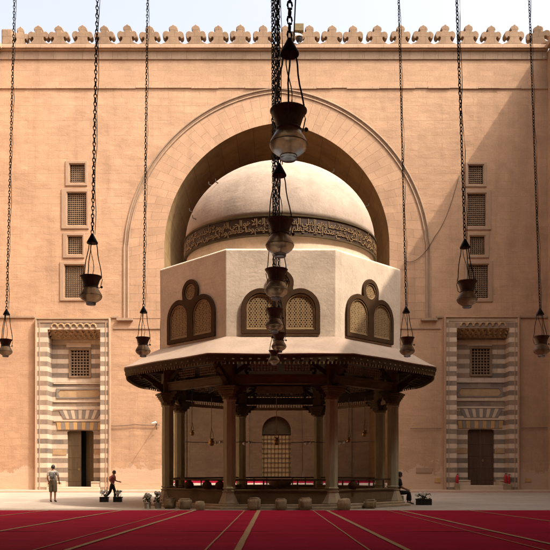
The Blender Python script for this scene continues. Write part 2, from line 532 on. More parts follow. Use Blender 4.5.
# ---- far facade -----------------------------------------------------------
fac = thing('courtyard_facade', 'tall sunlit sandstone facade with giant pointed arch and a row of trefoil merlons', 'building', (0, 0, 0))
ZC = 26.94
op_hw, op_e, op_zs = 112.5 / S, 12 / S, CZ + (HY - 247) / S
ocx = 0.0
op = [(ocx + op_hw, 0.004)] + parc(ocx, op_hw, op_e, op_zs) + [(ocx - op_hw, 0.004)]
wins = [  # outer px rect, lattice px rect
    ((65.5, 87.5, 161, 186), (70, 84.5, 164.5, 182.5)),
    ((61.5, 89, 189, 229), (67.5, 86, 193, 225)),
    ((63, 84.5, 233, 258), (68, 82, 236.5, 254)),
    ((60, 87, 262, 301), (65, 84, 265.5, 297.5)),
    ((465, 486.5, 162.5, 187), (468.5, 483, 165.5, 184)),
    ((465, 491, 190, 230), (467.5, 485.5, 194, 226)),
    ((467, 489, 233, 258), (470, 484.5, 236.5, 254.5)),
    ((464.5, 492.5, 261, 302), (468.5, 488, 265, 298)),
]
holes = [op]
for _, (a, b_, c, d) in wins:
    x0, z1 = W(a, c); x1, z0 = W(b_, d)
    holes.append(rect(x0, x1, z0, z1))
PL, PR = -14.64, -10.03
portals = [(36, 111), (443, 519.5)]
for (a, b_) in portals:
    x0, z1 = W(a + 3, 322); x1, _z = W(b_ - 3, 322)
    holes.append(rect(x0, x1, 0.004, z1))
ZS = CZ + (HY - 88) / S
# the openings reach the ground, so build the wall outline around them
def wall_outline():
    pts = [(XL, -0.2), (XL, ZS), (XR, ZS), (XR, -0.2)]
    return pts
low = []
outer = [(XR, ZS), (XL, ZS), (XL, -0.2)]
for kind in ('pl', 'op', 'pr'):
    if kind == 'op':
        outer += [(p[0], -0.2 if p[1] < 0.1 else p[1]) for p in op[::-1]]
    else:
        a, b_ = portals[0 if kind == 'pl' else 1]
        x0, z1 = W(a + 3, 322); x1, _z = W(b_ - 3, 322)
        outer += [(x0, -0.2), (x0, z1), (x1, z1), (x1, -0.2)]
outer += [(XR, -0.2)]
plate('wall', outer, holes[1:9], YW, 1.1, M['wall'], fac)
plate('parapet_wall', rect(XL, XR, ZS + .003, ZC), [], YW + 0.04, 1.0, M['wall_top'], fac)
# string course, with chipped pieces
mb = MB(); x = XL
while x < XR:
    w = random.uniform(0.5, 2.2); x1 = min(x + w, XR)
    dz = random.choice([0, 0, 0.03, -0.02]); dy = random.uniform(0.0, 0.03)
    mb.box(x, x1 - 0.008, YW - 0.06 - dy, YW + 0.03, ZS - 0.05 + dz, ZS + 0.09 + dz)
    x = x1
mb.build('string_course', M['trim'], fac)
mb = MB()
zt = CZ + (HY - 46.5) / S
x = XL
while x < XR:
    x1 = min(x + random.uniform(0.9, 1.6), XR)
    mb.box(x, x1 - 0.006, YW - 0.03, YW + 0.035, zt - 0.78, zt - 0.30 + random.uniform(-.01, .01))
    x = x1
mb.build('cornice_band', M['trim_dark'], fac)
mb = MB()
mb.box(XL, XR, YW - 0.26, YW + 1.2, zt - 0.22, zt)
mb.box(XL, XR, YW - 0.16, YW + 0.038, zt - 0.30, zt - 0.22)
mb.build('cornice', M['trim'], fac, bevel=0.03)

# merlons: trefoil cresting
def merlon_outline(w=1.0):
    half = [(0.69, 0.0), (0.68, 0.06), (0.56, 0.11), (0.44, 0.18), (0.36, 0.27), (0.31, 0.37), (0.30, 0.47), (0.34, 0.54), (0.40, 0.54),
            (0.44, 0.46), (0.50, 0.42), (0.575, 0.47), (0.625, 0.58), (0.63, 0.71), (0.59, 0.83), (0.51, 0.91), (0.40, 0.935), (0.29, 0.88),
            (0.21, 0.88), (0.20, 0.96), (0.26, 1.05), (0.255, 1.15), (0.18, 1.25), (0.09, 1.29), (0.03, 1.36)]
    pts = [(x_ * w, z_) for x_, z_ in half]
    pts += [(-x_ * w, z_) for x_, z_ in half[::-1]]
    return pts


mer_px = [37.6, 58, 81.4, 103.8, 126.5, 149, 172.7, 195.6, 218, 240, 262.8, 285.5, 309.6, 332, 353.6, 377.5, 401, 423.5, 446, 469, 492, 515]
def make_merlon():
    bm = bmesh.new()
    a = extr(merlon_outline(), [], -0.22, 0.46, 0.03, 2)
    body = [(0.50, 0.02), (0.36, 0.16), (0.29, 0.30), (0.26, 0.46), (0.25, 0.62), (0.20, 0.76), (0.14, 0.88), (0.14, 0.97), (0.20, 1.06), (0.20, 1.13), (0.12, 1.19), (0.03, 1.26)]

    bm.from_mesh(a)
    me = bpy.data.meshes.new('merlon'); bm.to_mesh(me); bm.free()
    me.materials.append(M['merlon'])
    return me
mer_me = make_merlon()
for px in mer_px:
    o = link('merlon', mer_me, fac); o.location = (W(px, 0)[0], YW + 0.35, zt + .19)
    o.rotation_euler[1] = random.uniform(-.02, .02); o.rotation_euler[2] = random.uniform(-.05, .05); o.scale = (random.uniform(.96, 1.03), 1, random.uniform(.86, .92))
    # inner cup hollows as small discs sunk into the arms
mb = MB(); mb.box(XL, XR, YW + .08, YW + .62, zt + .003, zt + .21)
mb.build('merlon_plinth', M['merlon'], fac, bevel=.02)
mb = MB()
mb.box(-16.8, -16.1, YW + 0.1, YW + 0.7, zt, zt + 1.15)
mb.build('corner_block', M['merlon'], fac, bevel=0.08)
for px in (20.0,):
    o = link('merlon', mer_me, fac); o.location = (W(px - 2, 0)[0], YW + 0.5, zt + .19); o.rotation_euler[2] = .25; o.scale = (.8, 1, .88)
for k, yy in enumerate((0.1,)):
    o = link('merlon', mer_me, fac); o.location = (W(540, 0)[0], YW + 0.35, zt + .19); o.rotation_euler[2] = -0.35; o.scale = (1.15, 1, 0.88)

# outer hood moulding of the arch (two rolls) running down the sides
mo_hw, mo_e, mo_zs = 153 / S, 15 / S, CZ + (HY - 256) / S
zfoot = CZ + (HY - 318.5) / S
def moulding(hw_off, r, y):
    a = parc(0, mo_hw + hw_off, mo_e, mo_zs, 30)
    pts = [(mo_hw + hw_off, zfoot)] + a + [(-mo_hw - hw_off, zfoot)]
    return [Vector((p[0], y, p[1])) for p in pts]
mb = MB()
mb.tube(moulding(0, 0.09, YW - 0.02), 0.06, 8)
mb.tube(moulding(-0.24, 0.09, YW - 0.02), 0.05, 8)
mb.tube(moulding(-0.11, 0.05, YW - 0.0), 0.03, 6)
for sx in (-1, 1):
    a, b_ = sorted((sx * (mo_hw + 0.42), sx * (mo_hw - 0.55)))
    mb.box(a, b_, YW - 0.18, YW + 0.02, zfoot - 0.14, zfoot + 0.003)
mb.build('arch_moulding', M['trim_dark'], fac, auto=50)

# ring of dressed blocks between moulding and opening (with jamb pieces)
def ring_mesh():
    mb = MB(); n = 40
    ino = parc(0, op_hw - .002, op_e, op_zs, n); oto = parc(0, mo_hw - 0.27, mo_e, mo_zs, n)
    zf = zfoot / op_zs
    ino = [(op_hw - .002, op_zs * t) for t in (zf, .9)] + ino
    oto = [(mo_hw - 0.27, op_zs * t) for t in (zf, .9)] + oto
    ino += [(-op_hw + .002, op_zs * t) for t in (.9, zf)]
    oto += [(-(mo_hw - 0.27), op_zs * t) for t in (.9, zf)]
    u = 0; K = 4
    vs = []; 
    for i, (a, b_) in enumerate(zip(ino, oto)):
        if i:
            pa, pb = ino[i - 1], oto[i - 1]
            u += 0.5 * (math.dist(a, pa) + math.dist(b_, pb))
        wd = math.dist(a, b_)
        for k in range(K + 1):
            t = k / K
            vs.append((a[0] * (1 - t) + b_[0] * t, YW - 0.012, a[1] * (1 - t) + b_[1] * t))
            mb.uv[len(vs) - 1] = (wd * t, u)
    N = len(ino); fs = []
    for i in range(N - 1):
        for k in range(K):
            p = i * (K + 1) + k
            fs.append((p, p + 1, p + K + 2, p + K + 1))
    mb.add(vs, fs)
    # reveal edge of the opening, 25 cm deep
    o0 = len(mb.v); vs = []
    u = 0
    for i, a in enumerate(ino):
        if i: u += math.dist(a, ino[i - 1])
        for yy, vv in ((YW - 0.012, 0), (YW + 0.02, 0.03)):
            vs.append((a[0] * 0.9995, yy, a[1])); mb.uv[o0 + len(vs) - 1] = (vv, u)
    mb.add(vs, [(2 * i, 2 * i + 1, 2 * i + 3, 2 * i + 2) for i in range(N - 1)])
    return mb
ring_mesh().build('voussoir_ring', M['ring'], fac)

# the deep iwan behind the arch: barrel vault, back wall, raised floor
def vault_mesh(hw, e, zs, y0, y1, z0=0.0, ny=5):
    mb = MB(); prof = [(hw, z0), (hw, zs * .33), (hw, zs * .66)] + parc(0, hw, e, zs, 20) + [(-hw, zs * .66), (-hw, zs * .33), (-hw, z0)]
    vs = []; u = 0
    for i, p in enumerate(prof):
        if i: u += math.dist(p, prof[i - 1])
        for k in range(ny + 1):
            y = y0 + (y1 - y0) * k / ny
            vs.append((p[0], y, p[1])); mb.uv[len(vs) - 1] = (y, u)
    fs = []
    for i in range(len(prof) - 1):
        for k in range(ny):
            q = i * (ny + 1) + k
            fs.append((q, q + 1, q + ny + 2, q + ny + 1))
    mb.add(vs, fs)
    return mb
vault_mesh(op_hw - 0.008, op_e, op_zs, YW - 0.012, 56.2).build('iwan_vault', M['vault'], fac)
YB = 56.0; SB = F / YB
bx = lambda px: (px - CX) / SB
bz = lambda py: CZ + (HY - py) / SB
nx0, nx1, nz1 = bx(249), bx(303), 11.0
backo = rect(-7.2, 7.2, 0, 22)
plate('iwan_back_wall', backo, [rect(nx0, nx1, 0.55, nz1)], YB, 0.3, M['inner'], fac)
acx = bx(276.5); ahw = 14.5 / SB
arch_hole = [(acx + ahw, 0.56)] + parc(acx, ahw, 0.0, bz(430.5), 12) + [(acx - ahw, 0.56)]
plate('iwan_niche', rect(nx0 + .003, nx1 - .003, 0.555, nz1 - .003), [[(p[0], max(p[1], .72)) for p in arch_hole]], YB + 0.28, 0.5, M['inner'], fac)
gd = MB()
gd.box(acx - ahw - .1, acx + ahw + .1, YB + 0.7, YB + .76, .6, 5.6)
g1 = gd.build('grille_door', M['wood'], fac)
mb = MB()
for i in range(8):
    xx = acx - ahw + 2 * ahw * (i + .5) / 8
    mb.box(xx - .018, xx + .018, YB + .60, YB + .64, .72, bz(434))
for i in range(10):
    zz = .8 + (bz(434) - .8) * i / 9
    mb.box(acx - ahw, acx + ahw, YB + .585, YB + .605, zz - .018, zz + .018)
mb.build('grille', M['iron'], g1)
mb = MB(); mb.box(acx - ahw, acx + ahw, YB + .66, YB + .69, .72, bz(435)); mb.build('pale_panel', M['goldpanel'], g1)
mb = MB(); mb.box(acx - ahw, acx + ahw, YB + .55, YB + .69, bz(434) + .002, bz(434) + .1); mb.build('transom', M['wood'], g1)
# raised floor with white step and carpet
mb = MB(); mb.box(-op_hw + .01, op_hw - .01, YW - 0.02, 56, 0.0, 0.50)
mb.build('iwan_step', M['whitestone'], fac, bevel=0.02)
mb = MB(); mb.box(-op_hw + .05, op_hw - .05, YW + 0.05, 55.95, 0.503, 0.53)
mb.build('iwan_carpet', M['carpet'], fac)
mb = MB(); mb.box(-6.6, -6.45, 55.85, 55.96, 0.53, 12); mb.box(3.4, 3.5, 55.87, 55.96, .53, 12); mb.box(5.4, 5.5, 55.87, 55.96, .53, 12)
mb.build('wall_duct', M['inner'], fac)

# ledge (dado) lines
mb = MB()
zd = CZ + (HY - 317) / S
for (a, b_) in ((0, 35), (111.5, 119), (436, 442.5), (520, 550)):
    x0, x1 = W(a, 0)[0], W(b_, 0)[0]
    if a == 0: x0 = XL
    if b_ == 550: x1 = XR
    mb.box(x0, x1, YW - 0.09, YW + 0.02, zd - .06, zd + .06)
zd2 = CZ + (HY - 328.5) / S
for (a, b_) in ((113.5, 168), (388, 440.5)):
    mb.box(W(a, 0)[0], W(b_, 0)[0], YW - 0.05, YW + 0.02, zd2 - .035, zd2 + .035)
mb.build('ledge', M['trim_dark'], fac)


# ---- lattice windows -------------------------------------------------------
def lattice_mesh(mb, x0, x1, z0, z1, y, cell=0.125, r=0.021, th=0.05):
    nx = max(3, round((x1 - x0) / cell)); nz = max(3, round((z1 - z0) / cell))
    for i in range(nx + 1):
        x_ = x0 + (x1 - x0) * i / nx
        mb.box(x_ - r, x_ + r, y, y + th, z0, z1)
    for i in range(nz + 1):
        z_ = z0 + (z1 - z0) * i / nz
        mb.box(x0, x1, y - 0.012, y + th - .012, z_ - r, z_ + r)


def wall_window(o_, l_, Y=YW, mat=None, proud=0.06, sur=None, depth=0.34):
    ox0, oz1 = W(o_[0], o_[2]); ox1, oz0 = W(o_[1], o_[3])
    lx0, lz1 = W(l_[0], l_[2]); lx1, lz0 = W(l_[1], l_[3])
    fr = plate('window', rect(ox0, ox1, oz0, oz1), [rect(lx0 - .05, lx1 + .05, lz0 - .05, lz1 + .05)], Y - proud, proud + .01, sur or M['winframe'], fac, bev=0.02)
    plate('window_surround', rect(lx0 - .09, lx1 + .09, lz0 - .09, lz1 + .09), [rect(lx0, lx1, lz0, lz1)], Y + 0.02, 0.16, M['winframe'], fr)
    mb = MB(); lattice_mesh(mb, lx0, lx1, lz0, lz1, Y + 0.13)
    mb.build('lattice', mat or M['lattice'], fr)
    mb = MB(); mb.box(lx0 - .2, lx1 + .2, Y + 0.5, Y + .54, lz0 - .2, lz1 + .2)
    mb.build('dark_backing', M['dark'], fr)  # dark sheet standing in for the unlit depth behind the lattice
    return fr


for i, (o_, l_) in enumerate(wins):
    wall_window(o_, l_)


# ---- striped stone portals --------------------------------------------------
def portal(a, b_, left):
    dx = 0 if left else (443 - 36) + 0.5
    dy = 0 if left else -1.5
    P = lambda px, py, Y=YW: ((px + dx - CX) / S, CZ + (HY - py - dy) / S)
    YP = YW - 0.2
    x0, zt_ = P(38, 320.5); x1, _ = P(109, 0)
    rx0, rz1 = P(48.5, 330); rx1, _ = P(101, 0)
    frame = plate('portal', [(x0, 0), (rx0, 0), (rx0, rz1), (rx1, rz1), (rx1, 0), (x1, 0), (x1, zt_), (x0, zt_)], [], YP, 1.0, M['ablaq'], fac)
    tag(frame, 'sunlit striped stone doorway with the wooden door ajar' if left else 'shaded striped stone doorway with closed dark door')
    # thin roll frame round it
    mb = MB()
    fx0, fz = P(36, 318.5); fx1, _ = P(111, 0)
    mb.tube([(fx0 + .06, YP - .02, 0), (fx0 + .06, YP - .02, fz - .06), (fx1 - .06, YP - .02, fz - .06), (fx1 - .06, YP - .02, 0)], 0.075, 6)
    mb.box(fx0, fx0 + .12, YP, YW + .02, 0, fz); mb.box(fx1 - .12, fx1, YP, YW + .02, 0, fz); mb.box(fx0 + .12, fx1 - .12, YP, YW + .02, fz - .12, fz)
    mb.tube([(x0 + .16, YP - .01, 0), (x0 + .16, YP - .01, zt_ - .16), (x1 - .16, YP - .01, zt_ - .16), (x1 - .16, YP - .01, 0)], 0.025, 6)
    mb.build('roll_moulding', M['trim'], frame)
    # recess back wall
    YR = YW + 0.78
    wx0, wz1 = P(67.5, 348); wx1, wz0 = P(86, 374.5)
    dx0, dz1 = P(63.5, 430); dx1, dz0 = P(90.5, 487)
    r = 0.14
    door_hole = [(dx0, dz0), (dx1, dz0), (dx1, dz1 - r), (dx1 - r * .3, dz1 - r * .3), (dx1 - r, dz1), (dx0 + r, dz1), (dx0 + r * .3, dz1 - r * .3), (dx0, dz1 - r)]
    plate('recess_wall', rect(rx0 - .1, rx1 + .1, 0, rz1 + .4), [rect(wx0, wx1, wz0, wz1), door_hole], YR, 0.25, M['ablaq'], frame)
    # window
    wf = plate('window', rect(wx0 - .12, wx1 + .12, wz0 - .1, wz1 + .12), [rect(wx0, wx1, wz0, wz1)], YR - .07, .07, M['lattice'], fac, bev=.015)
    mb = MB(); lattice_mesh(mb, wx0, wx1, wz0, wz1, YR + .02, 0.185, 0.03)
    mb.build('lattice', M['lattice'], wf)
    mb = MB(); mb.box(wx0 - .1, wx1 + .1, YR + .26, YR + .3, wz0 - .1, wz1 + .1); mb.build('dark_backing', M['dark'], wf)  # dark sheet here too, in place of interior shade
    # light lintel over the window
    mb = MB()
    lx0, lz1 = P(63, 340.5); lx1, lz0 = P(88, 345.3)
    mb.box(lx0, lx1, YR - .03, YR + .01, lz0, lz1)
    # long inscription-like panel bed (plain), lozenge panels by the door
    mb.build('window_lintel', M['cream'], frame, bevel=.01)
    mb = MB()
    px0, pz1 = P(51, 387); px1, pz0 = P(100.5, 397.5)
    h = (pz1 - pz0) / 2; zc = (pz0 + pz1) / 2
    pan = [(px0 + .1, pz0), (px1 - .1, pz0), (px1 - .1, pz1), (px0 + .1, pz1)]
    inner = [(px0 + .35, pz0 + .1), (px1 - .35, pz0 + .1), (px1 - .2, zc), (px1 - .35, pz1 - .1), (px0 + .35, pz1 - .1), (px0 + .2, zc)]
    plate('frieze_panel', pan, [inner], YR - .045, .044, M['grey'], frame, bev=.01)
    plate('frieze_field', inner, [], YR - .012, .011, M['muq'], frame)
    for (qa, qb) in ((40, 62.5), (91.5, 107.5)):
        ax0, az1 = P(qa, 449); ax1, az0 = P(qb, 454.5)
        zc = (az0 + az1) / 2; h = (az1 - az0) / 2
        yy = YR
        if qa == 40:
            o1 = [(ax0 + .25, az0), (P(63, 0)[0], az0), (P(63, 0)[0], az1), (ax0 + .25, az1), (ax0, zc)]
        else:
            o1 = [(P(91.2, 0)[0], az0), (ax1 - .25, az0), (ax1, zc), (ax1 - .25, az1), (P(91.2, 0)[0], az1)]
        clipx = (rx0, rx1)
        o_in = [(min(max(p[0], rx0 + .01), rx1 - .01), p[1]) for p in o1]
        plate('cartouche', o_in, [], YR - .035, .034, M['muq'], frame)
    # joggled relieving arch and ochre/grey lintel
    def wedge_row(pa, pb, pt, pbm, n, ya, mats, flare):
        for c in (0, 1):
            mb = MB()
            for i in range(n):
                if i % 2 != c: continue
                t0, t1 = i / n, (i + 1) / n
                xa0, z1_ = P(pa, pt); xb0, z0_ = P(pb, pbm)
                mid = (xa0 + xb0) / 2
                f = lambda t, k: mid + (xa0 + (xb0 - xa0) * t - mid) * k
                g_ = 0.006
                pts = [(f(t0, 1 - flare) + g_, z0_), (f(t1, 1 - flare) - g_, z0_), (f(t1, 1) - g_, z1_), (f(t0, 1) + g_, z1_)]
                vs = [(p[0], ya, p[1]) for p in pts] + [(p[0], YR + .002, p[1]) for p in pts]
                mb.add(vs, [(0, 1, 2, 3), (4, 7, 6, 5), (0, 4, 5, 1), (1, 5, 6, 2), (2, 6, 7, 3), (3, 7, 4, 0)])
            mb.build('voussoirs', mats[c], frame)
    wedge_row(55, 99, 409, 418, 11, YR - .03, (M['grey'], M['cream']), 0.22)
    wedge_row(53, 99.5, 421.5, 429, 11, YR - .05, (M['ochre'], M['grey']), 0.04)
    mb = MB()
    for (qa, qb, qy) in ((50, 100.5, 420), (50, 100.5, 408), (50, 100.5, 382), (50, 100.5, 400.5)):
        a_, z_ = P(qa, qy); c_, _ = P(qb, qy)
        mb.box(a_, c_, YR - .05, YR + .004, z_ - .04, z_ + .04)
    mb.build('recess_ledge', M['cream'], frame)
    # muqarnas hood: staggered tiers of small scooped cells
    mb = MB()
    tiers = [(324.2, 328.2, YP - .03, 7, .0), (327.6, 332.2, YP + .12, 8, .0), (331.6, 335.2, YP + .32, 9, .0), (334.6, 338.0, YP + .55, 10, 0)]
    ms = []
    for ti, (pt, pb, yy, n, _) in enumerate(tiers):
        xa, z1_ = P(49.5, pt); xb, z0_ = P(100.0, pb)
        w = (xb - xa) / n
        if ti == 0: xa += w * .4; xb -= w * .4; w = (xb - xa) / n
        for i in range(n):
            cx_ = xa + w * (i + .5)
            hh = z1_ - z0_
            # scooped niche: half funnel open to the front
            R1 = w * .5; nn = 8
            vs = []
            for j in range(5):
                ph = j / 4 * pi / 2
                rr = R1 * .86 * cos(ph) ** .7 if j < 4 else 0.0
                for k in range(nn + 1):
                    th = pi * k / nn
                    vs.append((cx_ + rr * cos(th), yy + 0.02 + rr * sin(th) * .9, z0_ + hh * .15 + hh * .75 * sin(ph)))
            fs = [(j * (nn + 1) + k, j * (nn + 1) + k + 1, (j + 1) * (nn + 1) + k + 1, (j + 1) * (nn + 1) + k) for j in range(4) for k in range(nn)]
            mb.add(vs, fs)
            # rim between cells
            rim = []
            for k in range(9):
                th = pi * k / 8
                rim.append(Vector((cx_ + R1 * .92 * cos(th), yy, z0_ + hh * .15 + hh * .8 * sin(th))))
            mb.tube([Vector((cx_ + R1 * .95, yy, z0_))] + rim + [Vector((cx_ - R1 * .95, yy, z0_))], 0.05, 5)
        mb.box(xa, xb, yy + .03 + w * .46, yy + .3 + w * .46, z0_ + .04, z1_ + .02)
    mb.build('muqarnas_hood', M['muq'], frame, auto=50)
    # door
    cxm = (dx0 + dx1) / 2
    if left:
        d = MB(); xm = P(77, 0)[0]
        d.box(dx0 - .02, xm, YR + .2, YR + .27, dz0, dz1)
        for i in range(5):
            zz = dz0 + .35 + i * (dz1 - dz0 - .5) / 4
            d.box(dx0 + .05, xm - .04, YR + .185, YR + .2, zz - .03, zz + .03)
        dl = d.build('door_leaf', M['door'], fac, bevel=.01)
        d = MB()
        hinge = Vector((dx1, YR + .22, 0)); wdl = dx1 - xm
        Mx = Matrix.Translation(hinge) @ Matrix.Rotation(radians(-38), 4, 'Z')
        d.box(-wdl, 0, 0, .07, dz0, dz1, Mx)
        for i in range(5):
            zz = dz0 + .35 + i * (dz1 - dz0 - .5) / 4
            d.box(-wdl + .05, -.05, -.015, 0, zz - .03, zz + .03, Mx)
        d.build('door_leaf', M['door'], fac, bevel=.01)
        d = MB(); d.box(dx0 - .3, dx1 + .3, YR + 1.6, YR + 1.66, 0, dz1 + .3); d.box(dx0 - .3, dx0 - .25, YR + .26, YR + 1.6, 0, dz1 + .3); d.box(dx1 + .25, dx1 + .3, YR + .26, YR + 1.6, 0, dz1 + .3)
        d.box(dx0 - .3, dx1 + .3, YR + .26, YR + 1.6, dz1 + .3, dz1 + .34)
        d.build('passage', M['black'], frame)  # black lining stands in for the shade inside the passage
        h = MB(); h.tube([(xm - .12 + .05 * cos(t), YR + .17, 1.35 + .05 * sin(t)) for t in [i * pi / 4 for i in range(8)]], .012, 5, True)
        h.build('handle', M['brass'], dl)
    else:
        for sd in (0, 1):
            d = MB()
            xa, xb = (dx0 - .02, cxm - .006) if sd == 0 else (cxm + .006, dx1 + .02)
            d.box(xa, xb, YR + .2, YR + .27, dz0, dz1)
            for i in range(5):
                zz = dz0 + .35 + i * (dz1 - dz0 - .5) / 4
                d.box(xa + .08, xb - .06, YR + .185, YR + .2, zz - .03, zz + .03)
            for i in range(4):
                xx = xa + (xb - xa) * (i + 1) / 5
                d.box(xx - .008, xx + .008, YR + .188, YR + .2, dz0, dz1)
            dl = d.build('door_leaf', M['door_dark'], fac, bevel=.008)
            if sd == 1:
                h = MB(); h.tube([(xa + .14 + .05 * cos(t), YR + .17, 1.9 + .05 * sin(t)) for t in [i * pi / 4 for i in range(8)]], .012, 5, True)
                h.build('handle', M['brass'], dl)
    mb = MB(); mb.box(rx0 + .01, rx1 - .01, YP - .25, YR + .4, 0, dz0 - .004); mb.build('threshold', M['cream'], frame, bevel=.02)
    # low stone benches inside the recess
    for (qa, qb) in ((49, 62.5), (91.5, 100.5)):
        mb = MB()
        mb.box(P(qa, 0)[0], P(qb, 0)[0], YP + .05, YR, dz0 - .002, dz0 + .26)
        mb.box(P(qa, 0)[0] , P(qb, 0)[0], YP + .02, YR, dz0 + .26, dz0 + .33)
        mb.build('side_bench', M['cream'], frame, bevel=.015)


portal(36, 111, True)
portal(443, 519.5, False)

# plinth strip of rose stone in front of the far wall
mb = MB(); mb.box(XL, XR, 44.0, 44.5, -.05, 0.035); mb.build('path_border', M['pinkstone'])
struct(bpy.data.objects['path_border'], 'rose stone border strip along the foot of the far wall')
mb = MB(); mb.box(XL, XR, 45.2, 45.99, -.05, 0.10)
struct(mb.build('pavement_kerb', M['cream'], bevel=.02), 'low pale kerb at the foot of the far wall')

# ---- side walls of the court --------------------------------------------------
YF = 15.6


def side_wall(x0, x1, label, merlons):
    t = thing('side_wall', label, 'wall', (0, 0, 0))
    mb = MB(); mb.box(x0, x1, YF - 3, YW + (1 if merlons else -.003), -.2, zt - .3)
    w_ = mb.build('wall', M['wall'], t)
    mb = MB()
    s_ = -1 if merlons else 1
    xa, xb = (x0 - .22, x1) if merlons else (x0, x1 + .22)
    mb.box(xa, xb, YF - 3, YW - .27, zt - .297, zt)
    mb.build('cornice', M['trim'], t, bevel=.03)
    if merlons:
        mb = MB(); mb.box(x0 + .1, x1, YF - 3, YW - .6, zt + .003, zt + .75); mb.build('parapet', M['merlon'], t, bevel=.05)  # solid run added instead of a cresting, to smooth the cast shadow edge
    return t


side_wall(XR, XR + 1.5, 'right hand court wall of tan stone, only its far end showing at the right picture edge', True)
side_wall(XL - 1.5, XL, 'left hand court wall of sunlit tan stone, just beyond the left corner', False)

# ---- the prayer hall the camera stands in ---------------------------------------
hall = thing('prayer_hall', 'dim vaulted prayer hall the lamps hang in, open towards the courtyard', 'building', (0, 0, 0))
hw = 9.7
hp = parc(0, hw, 1.0, 11.5, 20)
outl = [(XR, -.2), (XR, zt), (XL, zt), (XL, -.2), (-hw, -.2)] + hp[::-1] + [(hw, -.2)]
plate('front_wall', outl, [], YF - 1.2, 1.2, M['hall'], hall)
vault_mesh(hw + .01, 1.0, 11.5, -12, YF - 1.2, 0, 4).build('vault', M['hall_vault'], hall)
plate('back_wall', rect(-10.5, 10.5, -.2, 24), [], -12.4, .4, M['hall'], hall)
hall_top = 11.5 + sqrt((hw + 1.0) ** 2 - 1.0)

# ---- carpet -----------------------------------------------------------------------
carpet = MB(); YC = F * CZ / (510.3 - HY) - .25
zc_ = 0.03
YC = F * (CZ - zc_) / (510.3 - HY)
nx, ny = 40, 40
vs = []; 
for j in range(ny + 1):
    for i in range(nx + 1):
        x = XL + .3 + (XR - XL - .6) * i / nx; y = YF + .02 + (YC - YF) * j / ny
        if j == ny: y += .03 * sin(i * .9) + .02 * sin(i * 2.3)
        vs.append((x, y, zc_ + .006 * sin(x * 1.3 + y) * sin(y * 2.1)))
carpet.add(vs, [(j * (nx + 1) + i, j * (nx + 1) + i + 1, (j + 1) * (nx + 1) + i + 1, (j + 1) * (nx + 1) + i) for j in range(ny) for i in range(nx)])
e = [(XL + .3, YC, 0), (XR - .3, YC, 0), (XR - .3, YC, zc_), (XL + .3, YC, zc_)]
carpet.box(-hw + .05, hw - .05, -11.9, YF + .02, 0.002, zc_ - .002)
carpet_o = carpet.build('carpet', M['carpet'], smooth=False)
tag(carpet_o, 'wide crimson carpet with thin beige stripes covering the whole foreground', 'carpet')


def gp(px, py, z):
    Y = F * (CZ - z) / (py - HY); return Vector(((px - CX) * Y / F, Y, z))


def stripe(a, b_, w, dy=0):
    zz = zc_ + .011
    p, q = gp(*a, zz), gp(*b_, zz)
    d = (p - q).normalized()
    # run from the carpet's far edge to behind the camera
    far = q if q.y > p.y else p; near = p if q.y > p.y else q
    d = (near - far).normalized()
    far2 = far + d * ((far.y - YC + .04) / -d.y if d.y else 0)
    L = 24
    end = far2 + d * ((far2.y - 3) / -d.y)
    s_ = Vector((-d.y, d.x, 0)) * w / 2
    n = 30; vs = []
    for i in range(n + 1):
        c = far2.lerp(end, i / n); wob = .003 * sin(i * 1.7 + a[0]); ww = 1 + .03 * sin(i * 2.9 + a[0])
        c = c + s_.normalized() * wob
        vs += [c + s_ * ww, c - s_ * ww]
    st.add(vs, [(2 * i, 2 * i + 1, 2 * i + 3, 2 * i + 2) for i in range(n)])


st = MB()
T, t_ = .10, .033
stripe((0, 530.9), (109.4, 512.3), T)
stripe((66.2, 550), (189.8, 511.8), T)
stripe((237.5, 550), (258.5, 511), .115)
stripe((408, 550), (327.4, 510.5), T)
stripe((550, 543.6), (410, 512.5), T)
stripe((550, 521), (467, 509.9), .07)
stripe((0, 515.8), (38, 511.5), .07)
stripe((205, 550), (242, 513), t_)
stripe((369.4, 550), (316, 512.5), t_)
stripe((486, 535), (410, 516), t_)
stripe((33, 550), (140, 520.7), t_)
st.build('stripes', M['stripe'], carpet_o)

# ================================================================== ABLUTION KIOSK
KX, KY = 0.12, 29.5
kio = thing('ablution_kiosk', 'domed octagonal fountain kiosk with plastered drum and wide wooden eaves on eight columns', 'kiosk', (KX, KY, 0))


def face_dir(i):      # i = 0 front (towards camera), counter-clockwise from above
    a = -pi / 2 + i * pi / 4
    return a


# platform and steps
mb = MB(); mb.octo([(4.75, 0.0), (4.75, .085)]); mb.octo([(4.55, .085), (4.55, .16)])
mb.build('platform', M['colbase'], kio, bevel=.015)
# drum
mb = MB(); mb.octo([(4.38, 5.35), (4.40, 8.60), (4.34, 8.66)])
mb.build('drum', M['kiosk'], kio, bevel=.025)
# round neck under the dome and the dome itself
mb = MB()
mb.lathe([(3.62, 8.62), (3.62, 9.34)], 96)
mb.build('dome_neck', M['kiosk'], kio, auto=40)
dz0, dh = 10.02, 3.02
prof = [(3.66, 9.98)] + [(3.66 * cos(t) ** 1.0, dz0 + dh * sin(t) ) for t in [pi / 2 * i / 28 for i in range(1, 28)]] + [(0.02, dz0 + dh + .02)]
mb = MB(); mb.lathe(prof, 96)
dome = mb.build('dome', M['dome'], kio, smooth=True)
mb = MB(); mb.lathe([(3.655, 9.32), (3.70, 9.32), (3.70, 9.98), (3.655, 9.98)], 128)
band = mb.build('inscription_band', M['band'], kio, auto=40)
mb = MB()
for z_ in (9.315, 9.985):
    mb.lathe([(3.66, z_ - .025), (3.735, z_ - .025), (3.735, z_ + .025), (3.66, z_ + .025)], 128, cap=False)
mb.build('band_border', M['wood'], band)
